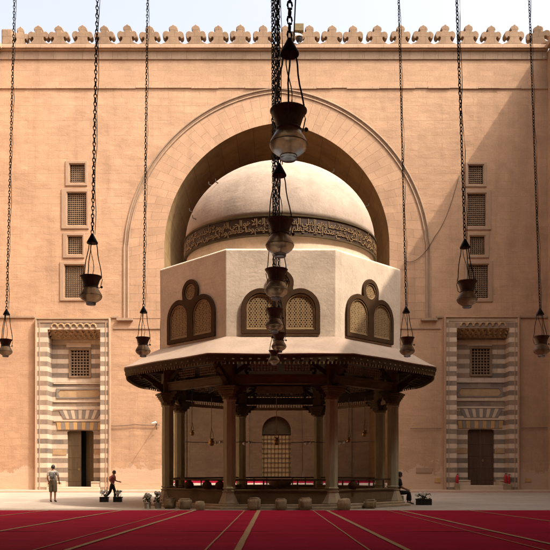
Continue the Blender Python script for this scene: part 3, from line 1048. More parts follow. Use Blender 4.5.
# small iron hooks on the dome
mb = MB()
for (a, el) in ((200, 18), (204, 40), (212, 8), (340, 22), (320, 48), (222, 34)):
    A = radians(a); t = radians(el)
    r = 3.66 * cos(t); z_ = dz0 + dh * sin(t)
    mb.tube([(r * cos(A), r * sin(A), z_), ((r + .12) * cos(A), (r + .12) * sin(A), z_ + .02), ((r + .13) * cos(A), (r + .13) * sin(A), z_ + .12)], .022, 5)
mb.build('iron_hook', M['iron'], dome)

# --- Arabic inscription on the band: the Throne Verse, shaped by hand
FORMS = {'ا': 'FE8D FE8E - -', 'أ': 'FE83 FE84 - -', 'إ': 'FE87 FE88 - -', 'آ': 'FE81 FE82 - -', 'ب': 'FE8F FE90 FE91 FE92', 'ت': 'FE95 FE96 FE97 FE98',
         'ث': 'FE99 FE9A FE9B FE9C', 'ج': 'FE9D FE9E FE9F FEA0', 'ح': 'FEA1 FEA2 FEA3 FEA4', 'خ': 'FEA5 FEA6 FEA7 FEA8', 'د': 'FEA9 FEAA - -', 'ذ': 'FEAB FEAC - -',
         'ر': 'FEAD FEAE - -', 'ز': 'FEAF FEB0 - -', 'س': 'FEB1 FEB2 FEB3 FEB4', 'ش': 'FEB5 FEB6 FEB7 FEB8', 'ص': 'FEB9 FEBA FEBB FEBC', 'ض': 'FEBD FEBE FEBF FEC0',
         'ط': 'FEC1 FEC2 FEC3 FEC4', 'ظ': 'FEC5 FEC6 FEC7 FEC8', 'ع': 'FEC9 FECA FECB FECC', 'غ': 'FECD FECE FECF FED0', 'ف': 'FED1 FED2 FED3 FED4', 'ق': 'FED5 FED6 FED7 FED8',
         'ك': 'FED9 FEDA FEDB FEDC', 'ل': 'FEDD FEDE FEDF FEE0', 'م': 'FEE1 FEE2 FEE3 FEE4', 'ن': 'FEE5 FEE6 FEE7 FEE8', 'ه': 'FEE9 FEEA FEEB FEEC', 'و': 'FEED FEEE - -',
         'ي': 'FEF1 FEF2 FEF3 FEF4', 'ى': 'FEEF FEF0 - -', 'ة': 'FE93 FE94 - -', 'ئ': 'FE89 FE8A FE8B FE8C', 'ؤ': 'FE85 FE86 - -', 'ء': 'FE80 - - -'}
VERSE = 'الله لا إله إلا هو الحي القيوم لا تأخذه سنة ولا نوم له ما في السماوات وما في الأرض من ذا الذي يشفع عنده إلا بإذنه يعلم ما بين أيديهم وما خلفهم ولا يحيطون بشيء من علمه إلا بما شاء وسع كرسيه السماوات والأرض ولا يئوده حفظهما وهو العلي العظيم'


def shape(txt):
    out = []
    for w in txt.split():
        i = 0; prev = False; res = []
        while i < len(w):
            c = w[i]; f = FORMS[c].split()
            nxt = w[i + 1] if i + 1 < len(w) else None
            if c == 'ل' and nxt in ('ا', 'أ', 'إ', 'آ'):
                base = {'ا': 0xFEFB, 'أ': 0xFEF7, 'إ': 0xFEF9, 'آ': 0xFEF5}[nxt] + (1 if prev else 0)
                res.append(chr(base)); prev = False; i += 2; continue
            can_next = f[2] != '-' and nxt is not None and nxt != 'ء'
            k = (3 if can_next else 1) if prev else (2 if can_next else 0)
            if f[k] == '-': k = 1 if prev and f[1] != '-' else 0
            res.append(chr(int(f[k], 16)))
            prev = can_next; i += 1
        out.append(''.join(res))
    return ' '.join(out)


def text_mesh(s_, size, off=0.012):
    c = bpy.data.curves.new('t', 'FONT'); c.body = s_[::-1]; c.size = size; c.offset = off; c.space_character = 0.90; c.space_word = 0.55
    c.resolution_u = 2
    o = bpy.data.objects.new('t', c); COL.objects.link(o)
    dg = bpy.context.evaluated_depsgraph_get(); me = bpy.data.meshes.new_from_object(o.evaluated_get(dg))
    bpy.data.objects.remove(o); bpy.data.curves.remove(c)
    return me


words = VERSE.split(); hcut = len(words) // 2
rows = [(VERSE, 9.60, 0.0), (' '.join(words[hcut:] + words[:hcut]), 9.36, 0.35)]
mb = MB()
Rb = 3.712
for txt, zb, ph in rows:
    me = text_mesh(shape(txt), 0.44, 0.004)
    xs = [v.co.x for v in me.vertices]; x0, x1 = min(xs), max(xs)
    ys = [v.co.y for v in me.vertices]; y0, y1 = min(ys), max(ys)
    sc = 2 * pi / (x1 - x0)
    zs0, zs1 = (9.55, 9.965) if ph == 0 else (9.335, 9.74)
    vs = []
    for v in me.vertices:
        a = -pi / 2 + (v.co.x - x0) * sc + ph
        z_ = zs0 + (v.co.y - y0) / (y1 - y0) * (zs1 - zs0)
        rr = Rb + (0.004 if ph else 0)
        vs.append((rr * cos(a), rr * sin(a), z_))
    mb.add(vs, [tuple(p.vertices) for p in me.polygons])
    bpy.data.meshes.remove(me)
o = mb.build('inscription', M['gilt'], band)
sm = o.modifiers.new('th', 'SOLIDIFY'); sm.thickness = 0.02; sm.offset = 0

# --- roof (rounded octagon, concave)
def roct(ap, a, k=0.0):
    d = (a + pi / 8) % (pi / 4) - pi / 8          # angle from the nearest face normal (normals at multiples of 45 deg)
    d0 = d
    return ap / cos(d0)
def corner(a):      # 1 at a corner, 0 at a face centre
    d = abs((a + pi / 8) % (pi / 4) - pi / 8) / (pi / 8)
    return d
mb = MB(); N = 128
lv = [(4.36, 5.74, 0), (4.6, 5.62, 0.1), (4.9, 5.46, .3), (5.2, 5.29, .6), (5.55, 5.09, .85), (5.79, 4.985, 1), (5.84, 4.945, 1), (5.82, 4.91, 1), (5.5, 4.95, 1), (4.3, 5.25, 0)]
vs = []
for (ap, z_, k) in lv:
    for i in range(N):
        a = 2 * pi * i / N
        c = corner(a)
        r = roct(ap, a)
        r *= 1 - 0.042 * k * c ** 3
        vs.append((r * cos(a), r * sin(a), z_ + 0.05 * k * c ** 3 + .008 * k * sin(a * 13 + 1)))
fs = [(j * N + i, j * N + (i + 1) % N, (j + 1) * N + (i + 1) % N, (j + 1) * N + i) for j in range(len(lv) - 1) for i in range(N)]
mb.add(vs, fs)
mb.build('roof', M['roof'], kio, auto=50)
# dark timber fascia following the eave, with a toothed fringe
mb = MB(); vs = []
lv2 = [(5.815, 4.905), (5.78, 4.80), (5.76, 4.70), (5.71, 4.70), (5.72, 4.905)]
for (ap, z_) in lv2:
    for i in range(N):
        a = 2 * pi * i / N; c = corner(a); r = roct(ap, a) * (1 - .042 * c ** 3)
        vs.append((r * cos(a), r * sin(a), z_ + .05 * c ** 3))
L = len(lv2)
mb.add(vs, [(j * N + i, j * N + (i + 1) % N, ((j + 1) % L) * N + (i + 1) % N, ((j + 1) % L) * N + i) for j in range(L) for i in range(N)])
fas = mb.build('fascia', M['wood'], kio, auto=50)
mb = MB()
for i in range(8):
    A = i * pi / 4
    half = 5.74 * math.tan(pi / 8) * .975
    n = 34
    for k in range(n + 1):
        s_ = -half + 2 * half * k / n
        c = abs(s_) / half
        r = 1 - .042 * c ** 3
        Mx = Matrix.Rotation(A, 4, 'Z') @ Matrix.Translation((5.74 * r, s_ * (1 - .03 * c ** 3), 4.70 + .05 * c ** 3))
        mb.box(-.02, .02, -.022, .022, -.075, .005, Mx)
        if k % 2 == 0:
            mb.box(.045, .055, -.04, .04, .07, .11, Mx)
mb.build('toothed_fringe', M['wood_lit'], fas)['kind'] = 'stuff'
# soffit boards with radial ribs
mb = MB(); mb.octo([(5.48, 4.86), (4.2, 5.20), (3.0, 5.24), (0.02, 5.26)], cap=False)
mb.build('soffit', M['wood'], kio)
mb = MB()
for i in range(8):
    A = i * pi / 4
    for k in range(-4, 5):
        t = k / 4
        a0 = Matrix.Rotation(A, 4, 'Z') @ Vector((4.1, t * 4.1 * .40, 5.17)); a1 = Matrix.Rotation(A, 4, 'Z') @ Vector((5.68 - .2 * abs(t) ** 3, t * 5.6 * .40, 4.80))
        mb.beam(a0, a1, .07 if abs(k) < 4 else .12, .08)
    for rr, zz in ((4.5, 5.10), (4.95, 4.99)):
        hh = rr * math.tan(pi / 8)
        a0 = Matrix.Rotation(A, 4, 'Z') @ Vector((rr, -hh, zz - .02)); a1 = Matrix.Rotation(A, 4, 'Z') @ Vector((rr, hh, zz - .02))
        mb.beam(a0, a1, .06, .05)
mb.build('rafters', M['wood'], kio)

# columns, capitals, brackets ---------------------------------------------------
RA, RB = 1.71, 4.13
colpos = [(-RA, -RB), (RA, -RB), (RB, -RA), (RB, RA), (RA, RB), (-RA, RB), (-RB, RA), (-RB, -RA)]
colm = MB(); colm.octo([(.19, .60), (.20, .9), (.205, 2.2), (.195, 3.70)])
for z_ in (.66, 3.60): colm.octo([(.20, z_), (.225, z_ + .02), (.225, z_ + .05), (.20, z_ + .07)])
basem = MB(); basem.octo([(.35, .155), (.35, .20), (.32, .27), (.24, .49), (.22, .56), (.245, .575), (.245, .61)])
capm = MB()
capm.octo([(.20, 3.66), (.23, 3.70), (.23, 3.76)])
for k in range(5):
    w = .215 + k * .04
    capm.box(-w, w, -w, w, 3.76 + k * .07, 3.76 + (k + 1) * .07 - .012)
    if k < 4:
        for s1 in (-1, 1):
            for s2 in (-1, 1): capm.blob((s1 * w * .8, s2 * w * .8, 3.79 + k * .07), (.06, .06, .05), 6, 5)
capm.box(-.19, .19, -.19, .19, 4.10, 5.15)
first = None
for i, (x, y) in enumerate(colpos):
    ang = atan2(y, x)
    if i == 0:
        c0 = colm.build('column', M['column'], kio, auto=20)
        c1 = basem.build('column_base', M['colbase'], c0, bevel=.01)
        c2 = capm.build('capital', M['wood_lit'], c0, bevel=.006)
        first = c0
        c0.location = (x, y, 0); c0.rotation_euler[2] = ang + pi / 8
        for q in (c2,): q.rotation_euler[2] = -pi / 8
    else:
        c = first.copy(); COL.objects.link(c); c.parent = kio; c.location = (x, y, 0); c.rotation_euler[2] = ang + pi / 8
        for ch in kids(first):
            d = ch.copy(); COL.objects.link(d); d.parent = c
# radial brackets out to the eave and corbels along the beams
for i, (x, y) in enumerate(colpos):
    mb = MB(); A = atan2(y, x)
    R0 = Matrix.Translation((x, y, 0)) @ Matrix.Rotation(A, 4, 'Z')
    mb.beam(R0 @ Vector((.15, 0, 4.30)), R0 @ Vector((1.15, 0, 4.86)), .13, .16)
    mb.beam(R0 @ Vector((.1, 0, 4.16)), R0 @ Vector((.55, 0, 4.46)), .18, .16)
    mb.beam(R0 @ Vector((.1, 0, 4.88)), R0 @ Vector((1.35, 0, 4.83)), .13, .12)
    # scroll end
    mb.tube([R0 @ Vector((1.0 + .09 * cos(t), 0, 4.70 + .09 * sin(t))) for t in [j * pi / 5 for j in range(9)]], .05, 6)
    for sgn in (-1, 1):
        d = Matrix.Rotation(A, 4, 'Z') @ Matrix.Rotation(sgn * radians(90 + 22.5 - 22.5 * 0 - 0), 4, 'Z')
        j = (i + (1 if sgn > 0 else -1)) % 8
        v = Vector((colpos[j][0] - x, colpos[j][1] - y, 0)).normalized()
        P0 = Vector((x, y, 0))
        for q in range(4):
            l0 = .55 - q * .12
            c = P0 + v * l0 / 2
            mb.beam(P0 + Vector((0, 0, 4.10 - q * .105)), P0 + v * (l0 + .12) + Vector((0, 0, 4.10 - q * .105)), .20, .10)
        mb.tube([P0 + v * (.62 + .08 * cos(t)) + Vector((0, 0, 4.62 + .08 * sin(t))) for t in [j_ * pi / 5 for j_ in range(9)]], .05, 6)
        mb.beam(P0 + v * .18 + Vector((0, 0, 4.55)), P0 + v * .75 + Vector((0, 0, 4.95)), .14, .14)
    mb.build('bracket', M['wood'], kio)
# beams, lattice panels and spindle valances on each side
for i in range(8):
    p = Vector((*colpos[i], 0)); q = Vector((*colpos[(i + 1) % 8], 0))
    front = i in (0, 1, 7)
    mb = MB()
    mb.beam(p + Vector((0, 0, 4.32)), q + Vector((0, 0, 4.32)), .20, .24)
    mb.beam(p + Vector((0, 0, 4.47)), q + Vector((0, 0, 4.47)), .27, .05)
    mb.beam(p + Vector((0, 0, 5.05)), q + Vector((0, 0, 5.05)), .22, .2)
    if i in (0, 2, 6, 7, 1): mb.beam(p + Vector((0, 0, 4.20)), q + Vector((0, 0, 4.20)), .24, .035)
    be = mb.build('tie_beam', M['wood_lit'] if front else M['wood'], kio, bevel=.01)  # front beams take the lit wood copy, rear ones the dark
    d = (q - p); L_ = d.length; u = d.normalized()
    mb = MB()
    # two pierced panels above the beam
    for c in (.33, .67):
        for k in range(9):
            s_ = L_ * c - .42 + k * .105
            mb.beam(p + u * s_ + Vector((0, 0, 4.62)), p + u * s_ + Vector((0, 0, 4.88)), .03, .03)
        for k in range(4):
            mb.beam(p + u * (L_ * c - .46) + Vector((0, 0, 4.62 + k * .087)), p + u * (L_ * c + .46) + Vector((0, 0, 4.62 + k * .087)), .03, .022)
    mb.build('pierced_panel', M['wood_light'], be)
    # spindle valance
    if i in (2, 3, 4, 5, 6):
        mb = MB(); n = 22
        for k in range(n + 1):
            s_ = .45 + (L_ - .9) * k / n
            mb.tube([p + u * s_ + Vector((0, 0, z_)) for z_ in (4.06, 4.12, 4.15, 4.2)], [.014, .03, .016, .02], 5)
        mb.beam(p + u * .4 + Vector((0, 0, 4.0)), p + u * (L_ - .4) + Vector((0, 0, 4.0)), .1, .13)
        mb.build('spindle_valance', M['wood_light'], be)
# cusped board hanging in the back bay
def cusped(w, z0, z1):
    pts = [(-w, z0 + .1)]
    for k in range(6):
        a0 = -w + .06 + (2 * w - .12) * k / 6; a1 = -w + .06 + (2 * w - .12) * (k + 1) / 6
        for t in (0, .25, .5, .75, 1): pts.append((a0 + (a1 - a0) * t, z0 + .05 * sin(pi * t)))
    pts += [(w, z0 + .1), (w + .08, (z0 + z1) / 2), (w, z1), (-w, z1), (-w - .08, (z0 + z1) / 2)]
    return pts
plate('cusped_board', cusped(1.0, 4.66, 5.0), [], RB - .15, .05, M['wood_light'], kio)

# parapet bench round the basin, with rail
mb = MB()
for i in range(8):
    p = Vector((*colpos[i], 0)); q = Vector((*colpos[(i + 1) % 8], 0))
    if i == 2: continue
    u = (q - p).normalized()
    mb.beam(p + u * .16 + Vector((0, 0, .38)), q - u * .16 + Vector((0, 0, .38)), .34, .44)
    mb.beam(p + u * .16 + Vector((0, 0, .62)), q - u * .16 + Vector((0, 0, .62)), .42, .06)
mb.build('low_wall', M['bench'], kio, bevel=.015)
for i in range(8):
    mb = MB()
    p = Vector((*colpos[i], 0)); q = Vector((*colpos[(i + 1) % 8], 0)); u = (q - p).normalized(); L_ = (q - p).length
    if i == 2: continue
    mb.beam(p + Vector((0, 0, .965)), q + Vector((0, 0, .965)), .07, .06)
    for k in range(1, 6):
        if k == 3: continue
        mb.beam(p + u * L_ * k / 6 + Vector((0, 0, .64)), p + u * L_ * k / 6 + Vector((0, 0, .94)), .05, .05)
    mb.build('handrail', M['wood'], kio)
mb = MB(); mb.octo([(2.0, .16), (2.0, .50), (2.12, .52), (2.12, .58), (1.9, .58), (1.9, .4)], cap=False); mb.octo([(1.9, .42), (0.02, .42)], cap=False)
mb.build('basin', M['bench'], kio)
mb = MB(); mb.lathe([(.17, .42), (.13, .5), (.12, .58), (.24, .64), (.42, .74), (.50, .86), (.53, .93), (.50, .94), (.44, .86), (.1, .74)], 32)
mb.build('fountain_bowl', M['stoolstone'], kio, smooth=True)

# --- trefoil windows in the drum faces
def arch_pts(cx, hw_, z0, zs, n=10):
    return [(cx + hw_, z0)] + [(cx + hw_ * cos(pi * k / n), zs + hw_ * 1.06 * sin(pi * k / n)) for k in range(n + 1)] + [(cx - hw_, z0)]


def circ(cx, cz, r, n=20): return [(cx + r * cos(2 * pi * k / n), cz + r * sin(2 * pi * k / n)) for k in range(n)]


def screen_mesh(outline, inside, x0, x1, z0, z1, y):
    holes = []
    d = .088; j = 0; z_ = z0 + .07
    while z_ < z1:
        x_ = x0 + (d / 2 if j % 2 else 0)
        k = 0
        while x_ < x1:
            if inside(x_, z_):
                r = .027 if (j + k) % 2 == 0 else .019
                ns = 6 if (j % 3) else 4
                holes.append([(x_ + r * cos(2 * pi * t / ns + .3), z_ + r * sin(2 * pi * t / ns + .3)) for t in range(ns)])
            x_ += d; k += 1
        z_ += d * .72; j += 1
    return extr(outline, holes, y, .04)


ZB = 5.80
def make_trefoil():
    c = .655; hw_ = .66; zs = 6.62; cr = .44; cz_ = 7.50
    # outer contour = union of two arches and a circle, traced by angle from a point inside
    out = []
    O = (0.0, 6.75)
    def inside(x_, z_):
        if ZB <= z_ <= zs and abs(x_) <= c + hw_: return True
        if z_ > zs and ((abs(x_) - c) / hw_) ** 2 + ((z_ - zs) / (hw_ * 1.06)) ** 2 <= 1: return True
        if x_ ** 2 + (z_ - cz_) ** 2 <= cr * cr: return True
        if abs(x_) < .42 and zs <= z_ <= cz_ - .15: return True
        return False
    n = 240
    for k in range(n):
        a = 2 * pi * k / n
        lo, hi = 0.0, 3.0
        # march outward for the last inside sample
        r = 0
        for s_ in range(300):
            rr = s_ * .01
            if inside(O[0] + rr * cos(a), O[1] + rr * sin(a)): r = rr
        out.append((O[0] + r * cos(a), O[1] + r * sin(a)))
    ih = .50
    hL = arch_pts(-c, ih, ZB + .13, zs)[::-1]; hR = arch_pts(c, ih, ZB + .13, zs)
    hC = circ(0, cz_, .29)
    fr = extr(out, [hL, hR, hC], -.09, .10, .012); fr.materials.append(M['frame'])
    parts = [('window', fr)]
    for sg in (-1, 1):
        ol = arch_pts(sg * c, ih + .01, ZB + .12, zs)
        ins = lambda x_, z_, sg=sg: (ZB + .2 < z_ <= zs and abs(x_ - sg * c) < ih - .07) or (z_ > zs and (x_ - sg * c) ** 2 + ((z_ - zs) / 1.06) ** 2 < (ih - .07) ** 2)
        me = screen_mesh(ol, ins, sg * c - ih, sg * c + ih, ZB + .13, zs + ih * 1.1, -.03); me.materials.append(M['gypsum'])
        parts.append(('screen', me))
    me = screen_mesh(circ(0, cz_, .30), lambda x_, z_: x_ ** 2 + (z_ - cz_) ** 2 < .235 ** 2, -.3, .3, cz_ - .3, cz_ + .3, -.03); me.materials.append(M['gypsum'])
    parts.append(('screen', me))
    # raised inner rims
    mb = MB()
    for sg in (-1, 1):
        pts = arch_pts(sg * c, ih - .03, ZB + .16, zs, 12)
        mb.tube([Vector((p[0], -.045, p[1])) for p in pts], .024, 5, True)
    mb.tube([Vector((p[0], -.045, p[1])) for p in circ(0, cz_, .26)], .022, 5, True)
    me2 = mb
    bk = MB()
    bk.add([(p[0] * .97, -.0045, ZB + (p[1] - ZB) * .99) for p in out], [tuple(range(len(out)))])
    return parts, me2, bk


parts, rimmb, bkmb = make_trefoil()
rim0 = rimmb.build('screen_rim', M['gypsum'])
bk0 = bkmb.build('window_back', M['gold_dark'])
for i in range(8):
    A = i * pi / 4
    # face i = 0 looks to -Y
    off = Matrix.Rotation(A, 4, 'Z') @ Vector((0, -4.387, 0))
    root = None
    for nm, me in parts:
        o = link(nm, me)
        if root is None:
            root = o; o.parent = kio; o.location = off; o.rotation_euler[2] = A
        else:
            o.parent = root
    for src in (rim0, bk0):
        if i == 0: src.parent = root
        else:
            d = src.copy(); COL.objects.link(d); d.parent = root


# ================================================================== LOOSE THINGS
# stone stools
def stool(px, py_b, Y, w, h, label, round_=False, seed=0):
    random.seed(seed)
    mb = MB()
    if round_: mb.lathe([(w * .42, 0), (w * .5, h * .2), (w * .52, h * .6), (w * .42, h * .93), (w * .2, h)], 14)
    else:
        mb.box(-w / 2, w / 2, -w / 2, w / 2, 0, h)
    X = (px - CX) / F * Y
    z0 = 0.0 if py_b is None else py_b
    o = mb.build('stone_stool', M['stoolstone'], loc=(X, Y, z0), rotz=random.uniform(-.35, .35))
    bm = bmesh.new(); bm.from_mesh(o.data)
    if not round_:
        bmesh.ops.bevel(bm, geom=bm.edges[:], offset=w * .12, segments=2, affect='EDGES')
    bmesh.ops.subdivide_edges(bm, edges=bm.edges[:], cuts=2, use_grid_fill=True)
    ph = seed * 1.7
    for v in bm.verts:
        c_ = v.co
        k_ = .010 * (sin(c_.x * 17 + ph) + sin(c_.y * 15 + ph * 2) + sin(c_.z * 19 + c_.x * 9 + ph))
        v.co = Vector((c_.x * (1 + k_ * 1.6) + random.uniform(-.006, .006), c_.y * (1 + k_) + random.uniform(-.006, .006), max(0, c_.z * (1 + k_) + (0.05 * c_.x if c_.z > h * .6 else 0) + random.uniform(-.005, .005))))
    bm.to_mesh(o.data); bm.free()
    o.data.polygons.foreach_set('use_smooth', [True] * len(o.data.polygons))
    if round_: o.data.polygons.foreach_set('use_smooth', [True] * len(o.data.polygons))
    tag(o, label, 'stool', 'worn stone stools around the kiosk')
    return o


Ys = 24.9 - .35
ys2 = KY - 4.75 - .22
stool(170, 0, 25.55, .34, .36, 'square stone stool beside the left outer column foot, nearest the potted white flowers', seed=1)
stool(185, 0, 25.0, .40, .36, 'broad square stone stool, second from the left in the front row', seed=2)
stool(200, 0, ys2, .32, .30, 'rounded low stone stool left of the front left column', True, 3)
stool(254, 0, ys2, .38, .40, 'tall square stone stool just right of the front left column', seed=4)
stool(281, 0, ys2, .36, .38, 'square stone stool in front of the middle of the kiosk under the bowl', seed=5)
stool(305, 0, ys2, .38, .40, 'square stone stool left of the front right column', seed=6)
stool(344, 0, ys2, .44, .38, 'leaning lumpy stone stool just right of the front right column', True, 7)
stool(370, 0, 25.6, .42, .30, 'low square stone stool before the right outer column', seed=8)
for k, (px, lab, Y_) in enumerate([(189, 'dark rounded jar on the low wall right of the left outer column', KY - 3.2), (207, 'dark rounded jar on the low wall midway between the left columns', KY - 3.7),
                              (220, 'dark rounded jar on the low wall beside the front left column', KY - 4.0), (353, 'dark rounded jar on the low wall right of the front right column', KY - 3.6)]):
    mb = MB(); mb.lathe([(.10, 0), (.15, .04), (.17, .14), (.14, .22), (.08, .26), (.07, .28), (.1, .30)], 16)
    X = (px - CX) / F * Y_
    o = mb.build('clay_jar', M['frame'], smooth=True, loc=(X, Y_, .65)); tag(o, lab, 'jar', 'dark jars on the low wall')


# plants in pots
def potted(name, label, loc, w, d, h, flowers, potmat, nleaf=50, fh=.25, tray=False, group=None):
    t = thing(name, label, 'potted plant', loc, group=group)
    mb = MB()
    if tray:
        mb.box(-w / 2, w / 2, -d / 2, d / 2, 0, h)
        for k in range(5):
            xx = -w / 2 + w * k / 4
            mb.box(xx - .02, xx + .02, -d / 2 - .02, -d / 2, 0, h)
        mb.box(-w / 2 - .02, w / 2 + .02, -d / 2 - .02, d / 2 + .02, h - .03, h + .01)
    else: mb.lathe([(w * .38, 0), (w * .5, h), (w * .53, h), (w * .53, h * .88)], 16)
    mb.build('pot' if not tray else 'tray', potmat, t)
    mb = MB()
    for k in range(nleaf):
        a = random.uniform(0, 2 * pi); rr = random.uniform(0, 1)
        c = Vector((cos(a) * rr * w * .55, sin(a) * rr * d * .55, h + random.uniform(0, fh)))
        n_ = Vector((random.gauss(0, 1), random.gauss(0, 1), random.gauss(.6, .6))).normalized()
        u = n_.orthogonal().normalized() * random.uniform(.03, .06); v = n_.cross(u) * .5
        mb.add([c - u, c + v, c + u, c - v], [(0, 1, 2, 3)])
    for k in range(6):
        a = random.uniform(0, 2 * pi); r_ = w * .4
        mb.tube([(0, 0, h), (cos(a) * r_ * .6, sin(a) * d * .3, h + fh * .6), (cos(a) * r_, sin(a) * d * .45, h + fh)], .008, 4)
    mb.build('foliage', M['leaf'], t)
    mb = MB()
    for k in range(flowers):
        a = random.uniform(0, 2 * pi); rr = random.uniform(.2, 1)
        c = Vector((cos(a) * rr * w * .62, sin(a) * rr * d * .6, h + fh * random.uniform(.6, 1.15)))
        for q in range(5):
            b_ = 2 * pi * q / 5
            mb.blob(c + Vector((cos(b_) * .035, sin(b_) * .02 - .01, sin(b_) * .03)), (.028, .02, .026), 6, 4)
    mb.build('blossoms', M['petal'], t)
    return t


def G(px, py): return gp(px, py, 0.0)


gpn = 'potted flowers on the paving'
potted('flower_pot', 'grey pot of white flowers, left one of the pair by the left outer column', G(147.5, 508.5), .26, .24, .22, 8, M['pot'], group=gpn)
potted('flower_pot', 'grey pot of drooping flowers, right one of the pair by the left outer column', G(158, 508.5), .26, .24, .2, 4, M['pot'], fh=.32, group=gpn)
potted('flower_tray', 'black planter tray with white blossoms standing alone right of the kiosk', G(423.5, 505), .52, .3, .22, 9, M['black'], 70, .2, True, group=gpn)
potted('flower_tray', 'dark planter tray left of the walking boy in the rose shirt', G(104.5, 502), .3, .25, .2, 9, M['black'], 40, .26, True, group=gpn)
potted('flower_tray', 'dark planter tray under the hand of the walking boy in the rose shirt', G(118, 502), .3, .25, .2, 6, M['black'], 40, .26, True, group=gpn)


# fire extinguishers
def ext(px, py, label):
    t = thing('fire_extinguisher', label, 'fire extinguisher', (W(px, 0)[0], YW - .42, CZ + (HY - py) / S - .2), group='fire extinguishers at the shaded doorway')
    mb = MB(); mb.lathe([(.08, 0), (.09, .03), (.09, .42), (.05, .5), (.03, .52)], 14); mb.build('tank', M['red_paint'], t, auto=40)
    mb = MB(); mb.box(-.03, .03, -.03, .03, .52, .56); mb.box(-.02, .12, -.015, .015, .56, .585)
    mb.tube([(0, 0, .54), (.12, -.02, .5), (.14, -.02, .3), (.12, -.02, .2)], .014, 5); mb.build('valve', M['black'], t)


def ext_stand(px, py, label): ext(px, py, label)
ext(503.5, 479.5, 'red fire extinguisher on the low bench right of the closed dark door, left of two')
ext(506.8, 480.5, 'red fire extinguisher on the low bench right of the closed dark door, right of two')
ext(455.5, 480, 'red fire extinguisher alone left of the closed dark door')
for (a, b_, py, lab) in ((501, 509, 480.3, 'low dark stone ledge under the pair of fire extinguishers right of the closed door'), (453.5, 457.5, 480, 'small dark stone block under the single fire extinguisher left of the closed door')):
    mb = MB(); mb.box(W(a, 0)[0], W(b_, 0)[0], YW - .6, YW - .22, 0, CZ + (HY - py) / S - .203)
    tag(mb.build('stone_ledge', M['stoolstone'], bevel=.02), lab, 'ledge')

# cables on the walls
def cable(name, pts, label, r=.022, sag=0.0):
    mb = MB(); P_ = []
    for i in range(len(pts) - 1):
        a = Vector(pts[i]); b_ = Vector(pts[i + 1])
        for k in range(10):
            t = k / 10; v = a.lerp(b_, t); v.z -= sag * 4 * t * (1 - t); P_.append(v)
    P_.append(Vector(pts[-1]))
    mb.tube(P_, r, 5); o = mb.build(name, M['wire'], smooth=True); tag(o, label, 'cable'); return o


def wp(px, py, d=.08): x_, z_ = W(px, py); return (x_, YW - d, z_)
cable('electric_cable', [wp(459, 176), wp(435, 236), wp(405, 262)], 'thin dark cable hanging slantwise across the wall right of the arch', .018, .5)
cable('electric_cable', [wp(111.5, 426), wp(135, 424.5), wp(160, 425)], 'thin cable along the sunlit wall between left doorway and kiosk', .022, .03)
cable('electric_cable', [wp(410, 428.5), wp(441, 428.5)], 'thin cable on the shaded wall between kiosk and right doorway', .018, .01)
cable('electric_cable', [wp(521, 428), wp(547, 427.5)], 'thin cable on the shaded wall right of the right doorway', .018, .01)
# spotlight arm on the left wall: its slanting shadow falls on the wall
t = thing('wall_spotlight', 'white spotlight on a short arm on the sunlit wall left of the kiosk', 'spotlight', wp(157, 424, 0))
mb = MB(); mb.tube([(0, 0.05, 0), (0, -.9, .05)], .03, 6); mb.tube([(0, -.5, 0.03), (0, -.1, -.35)], .015, 5); mb.build('arm', M['wire'], t)
mb = MB(); mb.tube([(-.16, -.92, -.02), (.1, -.92, .05)], [.04, .07], 10); mb.build('lamp_head', M['whitemetal'], t)
# small boxes / plaques on the right wall
for (a, b_, c, d, lab, mt) in ((416, 432, 467.5, 473, 'pale blank plaque on the shaded wall between kiosk and right doorway', 'winframe'), (434.5, 440.5, 478, 482.5, 'small ochre box low on the wall just left of the right doorway', 'ochre'),
                               (525, 531, 478, 482, 'small ochre box low on the wall just right of the right doorway', 'ochre')):
    x0, z1 = W(a, c); x1, z0 = W(b_, d); mb = MB(); mb.box(x0, x1, YW - .04, YW - .002, z0, z1); o = mb.build('wall_plaque' if mt == 'winframe' else 'junction_box', M[mt], bevel=.01)
    tag(o, lab, 'plaque' if mt == 'winframe' else 'box')
# floodlight on the parapet
t = thing('floodlight', 'floodlight with white hood perched between merlons above the arch', 'floodlight', (W(299, 0)[0], YW - .1, zt))
mb = MB(); mb.box(-.28, .28, 0, .3, .95, 1.35); mb.tube([(0, .15, 0.0), (0, .15, .95)], .04, 6); mb.build('housing', M['wood_lit'], t)
mb = MB(); mb.lathe([(.30, .42), (.16, .58), (.03, .66)], 16, (0, -.1, 0)); mb.tube([(0, -.1, .1), (0, -.1, .5)], .03, 6); mb.build('hood', M['whitemetal'], t, auto=40)
mb = MB(); mb.lathe([(.14, .18), (.2, .3), (.2, .42)], 14, (0, -.1, 0)); mb.build('lamp_head', M['black'], t)


# ---- hanging mosque lamps ----------------------------------------------------------
def link_mesh(L, wdt, r, n=8, m=4):
    """one oval chain link around local Z, length L"""
    pts = []
    for k in range(n):
        a = 2 * pi * k / n
        pts.append(Vector((wdt / 2 * cos(a), 0, L / 2 * sin(a))))
    return pts, r, m


def chain_mb(p0, p1, L=.075, wdt=.042, r=.0085):
    mb = MB(); p0 = Vector(p0); p1 = Vector(p1); D = (p1 - p0); n = int(D.length / (L * .78)); u = D.normalized()
    for i in range(n):
        c = p0.lerp(p1, (i + .5) / n)
        rot = Matrix.Rotation(radians(90 * (i % 2) + 25 + random.uniform(-14, 14)), 4, 'Z')
        k8 = 8
        pts = [c + rot @ Vector((wdt / 2 * cos(2 * pi * k / k8), 0, L / 2 * sin(2 * pi * k / k8))) for k in range(k8)]
        mb.tube(pts, r, 4, True)
    return mb


CHAIN_TOP = 13.2
gl = 'bronze and glass lamps hanging in the foreground'


